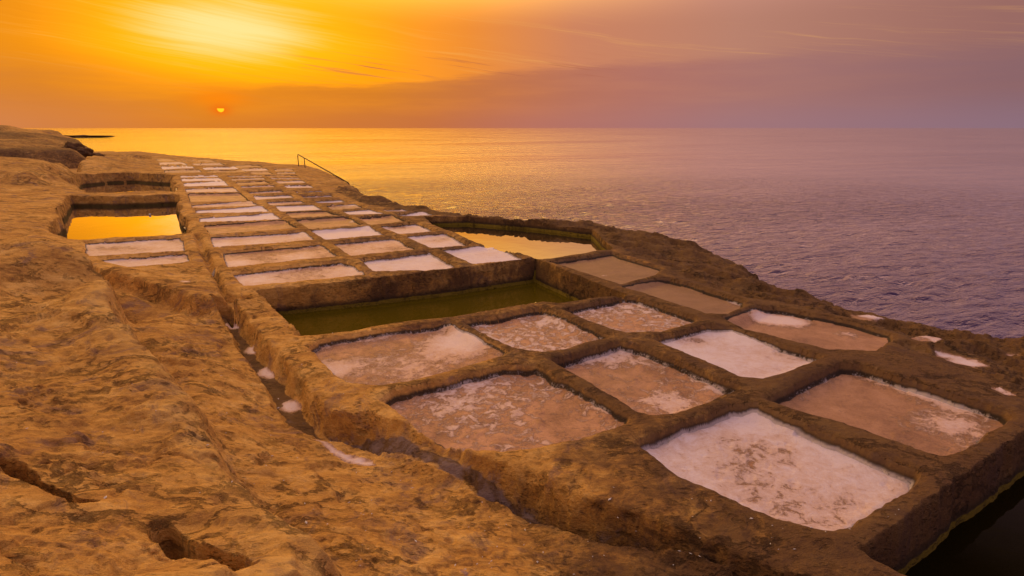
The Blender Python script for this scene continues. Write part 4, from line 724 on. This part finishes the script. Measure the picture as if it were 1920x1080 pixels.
for k, nm in enumerate(RIDGES):
    if 40 + k in CODES: tag(piece(40 + k, 'rock_wall', M_rock), WL[nm], 'rock wall')

# --- pans
ORD = ['first', 'second', 'third', 'fourth', 'fifth', 'sixth', 'seventh', 'eighth', 'ninth', 'tenth', 'eleventh', 'twelfth', 'thirteenth']
SPECIAL = {
 'S1': 'pinkish salt pan directly below the golden pool', 'S2': 'narrow pinkish salt pan between the slanting kerb and long wall',
 'F1': 'pan with brown middle and white edges just below the green pool', 'F2': 'brown pan with scattered white salt blotches above the dark trench',
 'F3': 'pan speckled all over with small pinkish white crystals, middle of green pool edge', 'F4': 'speckled pan with purple tint under the right corner of the green pool',
 'F5': 'brown pan with white upper corner and white blotches at lower right, centre of front group', 'F6': 'mostly white pan with one brown patch beside the long seaward ridge',
 'F7': 'largest white pan at the front corner beside the dark pool', 'F8': 'orange brown pan with a white strip along its far edge',
 'F9': 'brown pan with a big ragged white patch beside the bare seaward rock', 'F10': 'bare brown pan with one small white corner near the sea',
 'F11': 'bare brown pan with a tiny white spot next to the orange pool',
 'C4r1': 'bright white pan at the corner of the orange pool', 'C4r2': 'thin pinkish pan beside bare rock above the orange pool'}


def look(base, warm):
    if base < .2: return 'empty brown'
    if base < .5: return 'thinly salted brown'
    return 'orange tinted' if warm > .7 else ('pinkish white' if warm > .33 else 'bright white')


def pan_label(nm, base, warm):
    if nm in SPECIAL: return SPECIAL[nm]
    c, r_ = nm[1], int(nm[3:])
    if nm[0] == 'C':
        return f"{look(base, warm)} pan, {ORD[r_ - 1]} back from the green pool in the {['column touching the long wall', 'middle column', 'column nearest the sea'][int(c) - 1]}"
    return f"{look(base, warm)} pan, {ORD[r_ - 1]} row behind the cross wall on the far terrace, {ORD[int(c) - 1]} column"


for k, (nm, P, base, edge, warm, grain, blobs, dep) in enumerate(PANS):
    c0 = 10000 + k * 2
    if c0 not in CODES and c0 + 1 not in CODES: continue
    if c0 not in CODES: CODES[c0] = CODES.pop(c0 + 1)
    o = tag(piece(c0, 'salt_pan', M_salt), pan_label(nm, base, warm), 'salt pan', 'salt pans cut into the rock shelf')
    if c0 + 1 in CODES:
        piece(c0 + 1, 'salt_crust' if base > .2 else 'pan_floor', M_salt, o)

# --- pools: basin, with the water as its part
PL = {'M': 'dark green pool in the middle between the front and back pans', 'Y': 'golden pool reflecting the sky beside the long wall', 'U': 'dark pool behind the wavy wall at the foot of a smooth slab',
      'O': 'orange pool reflecting the sky at the seaward edge', 'B': 'dark pool below the front corner of the shelf'}
for k, (nm, P, wl, bot, w) in enumerate(POOLS):
    o = tag(piece(10000 + (1000 + k) * 2, 'brine_pool', M_rock), PL[nm], 'pool', 'brine pools cut into the rock')
    Q = np.array(P, float); cen = Q.mean(0); Q = cen + (Q - cen) * (1 + .02 / np.abs(Q - cen).mean())
    bm = bmesh.new(); vs = [bm.verts.new((p[0] - o.location.x, p[1] - o.location.y, 0)) for p in Q]
    f = bm.faces.new(vs); bm.normal_update()
    if f.normal.z < 0: f.normal_flip()
    bmesh.ops.triangulate(bm, faces=[f]); me = bpy.data.meshes.new('pool_water'); bm.to_mesh(me); bm.free(); me.materials.append(M_pool_deep if nm == 'B' else (M_pool if nm == 'M' else M_pool_clear))
    wo = bpy.data.objects.new('pool_water', me); COL.objects.link(wo); wo.parent = o; wo.location = (0, 0, wl - o.location.z)

# --- salt in natural hollows and in the drain
PLB = ['long white salt puddle in the rock beside the sea', 'wide curved white salt puddle in dark seaward rock', 'thin broken salt streak beside the wide curved puddle', 'long tapering salt puddle below the wide curved puddle',
       'small salt puddle by the outer ridge at the right', 'tiny salt spot just left of the sea in dark rock', 'tiny salt spot at the very edge of the dark rock', 'tiny salt spot on the rounded seaward rock']
for k in range(len(PUDDLES)):
    if 10000 + (2000 + k) * 2 in CODES:
        tag(piece(10000 + (2000 + k) * 2, 'salt_puddle', M_salt), PLB[k], 'salt puddle', 'salt puddles in the seaward rock')
SLB = ['first salt spot in the drain, nearest the kerb end', 'second salt spot in the drain from the kerb end', 'third salt spot in the drain from the kerb end', 'fourth salt spot in the drain, before the white streak',
       'long white salt streak where the drain meets the trench', 'thin salt spot on the flat rock under the two small pans', 'small salt spot in the gutter beside the long wall', 'faint round salt stain on the rock slope']
for k in range(len(SPOTS)):
    if 10000 + (3000 + k) * 2 in CODES:
        tag(piece(10000 + (3000 + k) * 2, 'salt_spot', M_salt), SLB[k], 'salt spot', 'dried salt spots')

# ------------------------------------------------------------------ headland, spit, boulders
HF = tps_fit(HEAD, 1e-3, 30.)
hr = np.linspace(73, 175, 190); ha = np.radians(np.linspace(-66, -33.2, 260))
HR, HA = np.meshgrid(hr, ha, indexing='ij'); hx = (HR * np.sin(HA)).ravel(); hy = (HR * np.cos(HA)).ravel()
hz = tps(HF, hx, hy)
strat = fbm(hx * .4, hy * .4, .25, 3, seed=80.)
hz = np.clip(hz, -4, 4.2)
hq = hz / .75 + .5 * strat; hz = .55 * hz + .45 * .75 * (np.floor(hq) + sst(.6, 1., hq - np.floor(hq)) - .5 * strat) + .16 * fbm(hx, hy, .22, 4, seed=90.) + .07 * fbm(hx, hy, 1.1, 3, seed=95.)
hz -= 3 * sst(77, 73, HR.ravel()) + 3 * sst(-36.5, -34.0, np.degrees(HA.ravel())) + 6 * sst(150, 175, HR.ravel()) * 0
i2 = np.arange(hx.size).reshape(HR.shape); hf = np.stack([i2[:-1, :-1], i2[:-1, 1:], i2[1:, 1:], i2[1:, :-1]], -1).reshape(-1, 4)
hv = np.stack([hx, hy, hz], 1)
if np.cross(hv[hf[:, 2]] - hv[hf[:, 0]], hv[hf[:, 3]] - hv[hf[:, 1]])[:, 2].mean() < 0: hf = hf[:, ::-1]
tag(mesh_obj('headland', hv, hf, M_rock, None, {'film': np.full(len(hv), .75) + .6 * strat, 'wl': np.full(len(hv), -50.), 'dust': np.zeros(len(hv))}, True, None, (0, 0, 0)), 'weathered rocky headland rising beyond the pans', kind='structure')


def boulder(name, loc, size, seed, mat=M_rock, flat=.75, wild=.35):
    bm = bmesh.new(); bmesh.ops.create_icosphere(bm, subdivisions=4, radius=1.)
    rr = random.Random(seed); ofs = rr.random() * 40
    for v in bm.verts:
        p = v.co.copy(); d = 1 + wild * float(fbm(np.array([p.x * 1.3 + ofs]), np.array([p.y * 1.3 + p.z * 1.7]), 1., 3)[0])
        v.co = Vector((p.x * size[0], p.y * size[1], p.z * size[2] * flat)) * d
    lo = min(v.co.z for v in bm.verts)
    for v in bm.verts: v.co.z -= lo * .6
    for f in bm.faces: f.smooth = True
    me = bpy.data.meshes.new(name); bm.to_mesh(me); bm.free(); me.materials.append(mat)
    a = me.attributes.new('film', 'FLOAT', 'POINT'); a.data.foreach_set('value', np.full(len(me.vertices), 1.3, np.float32))
    a = me.attributes.new('wl', 'FLOAT', 'POINT'); a.data.foreach_set('value', np.full(len(me.vertices), -50., np.float32))
    o = bpy.data.objects.new(name, me); COL.objects.link(o); o.location = loc; return o


for k, (u_, s_, lab) in enumerate((((-48.4, 65.2, -.3), (1.0, 1.1, 1.3), 'dark rounded boulder highest in the clump at the headland foot'), ((-47.2, 65.0, -.45), (.9, 1.0, 1.0), 'dark boulder in the middle of the clump by the sea'),
                                   ((-46.2, 65.6, -.5), (.7, .8, .6), 'low dark boulder at the seaward end of the clump'))):
    tag(boulder('boulder', u_, s_, k + 3, wild=.3), lab, 'boulder', 'boulders at the foot of the headland')
sp = boulder('rocky_spit', (-228, 304, -2.6), (15, 6, 1.1), 11, flat=1., wild=.5); sp.rotation_euler.z = R(36)
tag(sp, 'low dark rocky spit reaching into the bright sea', kind='structure')

# ------------------------------------------------------------------ sea
SEA = -2.0; SH = CAM_H - SEA
sq = np.concatenate([np.geomspace(.06, 6, 26)[:-1], span(6, 420, 1.7), span(420, 1200, 40.)])
sr = SH * 1121 / sq[::-1]; sa = np.concatenate([np.radians(span(-180, -50, 6.)), np.arctan(np.linspace(-ts, ts, 620)), np.radians(span(54, 180.1, 6.))])
SR, SA = np.meshgrid(sr, sa, indexing='ij'); sx = (SR * np.sin(SA)).ravel(); sy = (SR * np.cos(SA)).ravel()
fade = sst(90., 25., SR.ravel())
ca, sn_ = math.cos(R(24)), math.sin(R(24)); su = sx * ca + sy * sn_; sv = sy * ca - sx * sn_
nearw = np.where(SR.ravel() < 95)[0]
sz = np.zeros(sx.size, np.float32)
sz[nearw] = fade[nearw] * (.07 * fbm(su[nearw] * .16, sv[nearw] * .42, 1., 3, seed=3.) + .06 * fbm(su[nearw] * .7, sv[nearw] * 1.7, 1., 2, seed=8.))
i3 = np.arange(sx.size).reshape(SR.shape); sf = np.stack([i3[:-1, :-1], i3[:-1, 1:], i3[1:, 1:], i3[1:, :-1]], -1).reshape(-1, 4)
sv3 = np.stack([sx, sy, sz + SEA], 1)
if np.cross(sv3[sf[:, 2]] - sv3[sf[:, 0]], sv3[sf[:, 3]] - sv3[sf[:, 1]])[:, 2].mean() < 0: sf = sf[:, ::-1]
tag(mesh_obj('sea', sv3, sf, M_sea, None, None, True, None, (0, 0, SEA)), 'calm rippled sea reaching the horizon under the sunset', kind='structure')


def gz(x, y):
    return float(ground(np.array([x, x + .01]), np.array([y, y]))[0][0])


# ------------------------------------------------------------------ handrail
posts = [(-16.957, 46.711), (-14.973, 45.374), (-11.463, 38.257), (-9.9, 35.343)]
ph = [gz(*p) for p in posts]
hr_ = bpy.data.objects.new('handrail', None); COL.objects.link(hr_); hr_.location = (posts[0][0], posts[0][1], ph[0])
tag(hr_, 'thin rusty handrail with a bent top end, on the rock edge by the sea', 'handrail')
top0 = np.array([posts[0][0], posts[0][1], ph[0] + .92]); end = np.array([posts[3][0], posts[3][1], ph[3] + .06])
path = [np.array([posts[0][0], posts[0][1], ph[0] - .2]), top0 - [0, 0, .22]]
d = (end - top0) / np.linalg.norm(end - top0)
for t in np.linspace(0, 1, 7)[1:]:
    path.append((1 - t) ** 2 * (top0 - [0, 0, .22]) + 2 * t * (1 - t) * (top0 + [0, 0, .04]) + t * t * (top0 + d * .45))
path.append(end)
tube('rail', path, .036, M_steel, hr_)
for k in (1, 2, 3):
    p = posts[k]; t = ((p[0] - top0[0]) * d[0] + (p[1] - top0[1]) * d[1]) / (d[0] ** 2 + d[1] ** 2); q_ = top0 + d * t
    tube('post', [(q_[0], q_[1], min(ph[k], q_[2]) - .35), (q_[0], q_[1], q_[2])], .032, M_steel, hr_, origin=(q_[0], q_[1], min(ph[k], q_[2]) - .35))

# ------------------------------------------------------------------ hose, pipe, floats, stick, shrubs
hp = [(-19.3, 33.6, -.12), (-18.9, 32.6, -.42), (-18.0, 31.2, -.35), (-17.15, 29.75, -.22), (-16.75, 29.0, .02), (-16.35, 28.3, -.2), (-15.2, 26.4, -.3), (-14.1, 24.5, -.33), (-13.3, 23.1, -.40), (-12.45, 21.6, -.42), (-11.7, 20.3, -.42), (-11.05, 19.35, -.40)]
hp = np.array(hp); tt = np.linspace(0, len(hp) - 1, 60); hs_ = np.stack([np.interp(tt, np.arange(len(hp)), hp[:, c]) for c in range(3)], 1)
for _ in range(3): hs_[1:-1] = (hs_[:-2] + 2 * hs_[1:-1] + hs_[2:]) / 4
tag(tube('hose', hs_, .03, M_hose), 'thin pale hose lying along the long wall inside the golden pool', 'hose')
tag(tube('pipe', [(-24.25, 39.75, -.55), (-24.22, 39.7, -.1)], .05, M_hose), 'short yellowish pipe on the back wall of the dark pool', 'pipe')


def ball(name, loc, r, mat, sq=1.):
    bm = bmesh.new(); bmesh.ops.create_uvsphere(bm, u_segments=20, v_segments=12, radius=r)
    for v in bm.verts: v.co.z *= sq
    for f in bm.faces: f.smooth = True
    me = bpy.data.meshes.new(name); bm.to_mesh(me); bm.free(); me.materials.append(mat)
    o = bpy.data.objects.new(name, me); COL.objects.link(o); o.location = loc; return o


for x_, y_, lab in ((-14.573, 23.126, 'tiny white float on the golden pool, nearer its middle'), (-14.226, 24.541, 'tiny white float on the golden pool, close to the long wall')):
    o = tag(ball('float', (x_, y_, -.45), .045, M_white, .8), lab, 'float', 'white floats on the golden pool')
bx, by = -11.59, 13.909
o = bpy.data.objects.new('glass_bottle', None); COL.objects.link(o); o.location = (bx, by, gz(bx, by))
tag(o, 'small shiny dark bottle lying in the groove by the kerb', 'bottle')
prof = [(0, .001), (.0, .055), (.02, .065), (.16, .065), (.2, .05), (.24, .024), (.3, .024)]
bm = bmesh.new(); rings = []
for (l_, r_) in prof:
    rings.append([bm.verts.new((math.cos(t) * r_, -l_ * .8 + .1, math.sin(t) * r_ + .065)) for t in np.linspace(0, 2 * math.pi, 17)[:-1]])
for a_, b_ in zip(rings, rings[1:]):
    for k in range(16): bm.faces.new((a_[k], a_[(k + 1) % 16], b_[(k + 1) % 16], b_[k])).smooth = True
bm.normal_update(); me = bpy.data.meshes.new('glass_body'); bm.to_mesh(me); bm.free(); me.materials.append(M_glass)
b_ = bpy.data.objects.new('glass_body', me); COL.objects.link(b_); b_.parent = o; b_.rotation_euler.z = R(-15)
c_ = ball('cap', (0, 0, 0), .03, M_white, .8); c_.parent = o; c_.location = (-.03, -.17, .065)
tag(tube('stick', [(-7.24, 16.64, -.105), (-7.1, 16.62, -.085), (-6.95, 16.66, -.1)], .012, M_wood, seg=6), 'short dark stick lying on salt in the third pan from the green pool', 'stick')

# ------------------------------------------------------------------ shell grit scattered on the near rock
rg = np.random.default_rng(12); gx_, gy_, gs = [], [], []
for cx_, cy_, sx_, sy_, n_ in ((.6, 3.7, 1.3, .5, 60), (-1.2, 3.4, 1.2, .8, 60), (-2.6, 5.6, 1.6, 1.6, 70), (.3, 3.0, .8, .3, 40), (2.2, 3.7, .7, .25, 25)):
    gx_.append(rg.normal(cx_, sx_, n_)); gy_.append(rg.normal(cy_, sy_, n_)); gs.append(rg.uniform(.003, .008, n_) * np.where(rg.random(n_) > .9, 1.8, 1))
gx_ = np.concatenate(gx_); gy_ = np.concatenate(gy_); gs = np.concatenate(gs)
zz_, A_, pid_, *_r = ground(gx_, gy_); ok = (pid_ < 0) & (zz_ > -.5); V = []; F = []
for x_, y_, z_, s_ in zip(gx_[ok], gy_[ok], zz_[ok], gs[ok]):
    n_ = len(V); a_ = rg.uniform(0, 6.28); e_ = rg.uniform(.8, 2.6)
    for (u_, v_, w_) in ((1, 0, .2), (0, .7, .3), (-1, 0, .2), (0, -.7, .25), (.1, .05, .8), (0, 0, -.3)):
        V.append((x_ + s_ * (u_ * e_ * math.cos(a_) - v_ * math.sin(a_)), y_ + s_ * (u_ * e_ * math.sin(a_) + v_ * math.cos(a_)), z_ + s_ * w_ + .002))
    for k in range(4): F += [(n_ + k, n_ + (k + 1) % 4, n_ + 4), (n_ + (k + 1) % 4, n_ + k, n_ + 5)]
tag(mesh_obj('grit', V, F, M_white, None, None, False), 'pale shell grit strewn over the near rock', kind='stuff')
print('scene built', len(bpy.data.objects), 'faces', len(FF), len(sf))
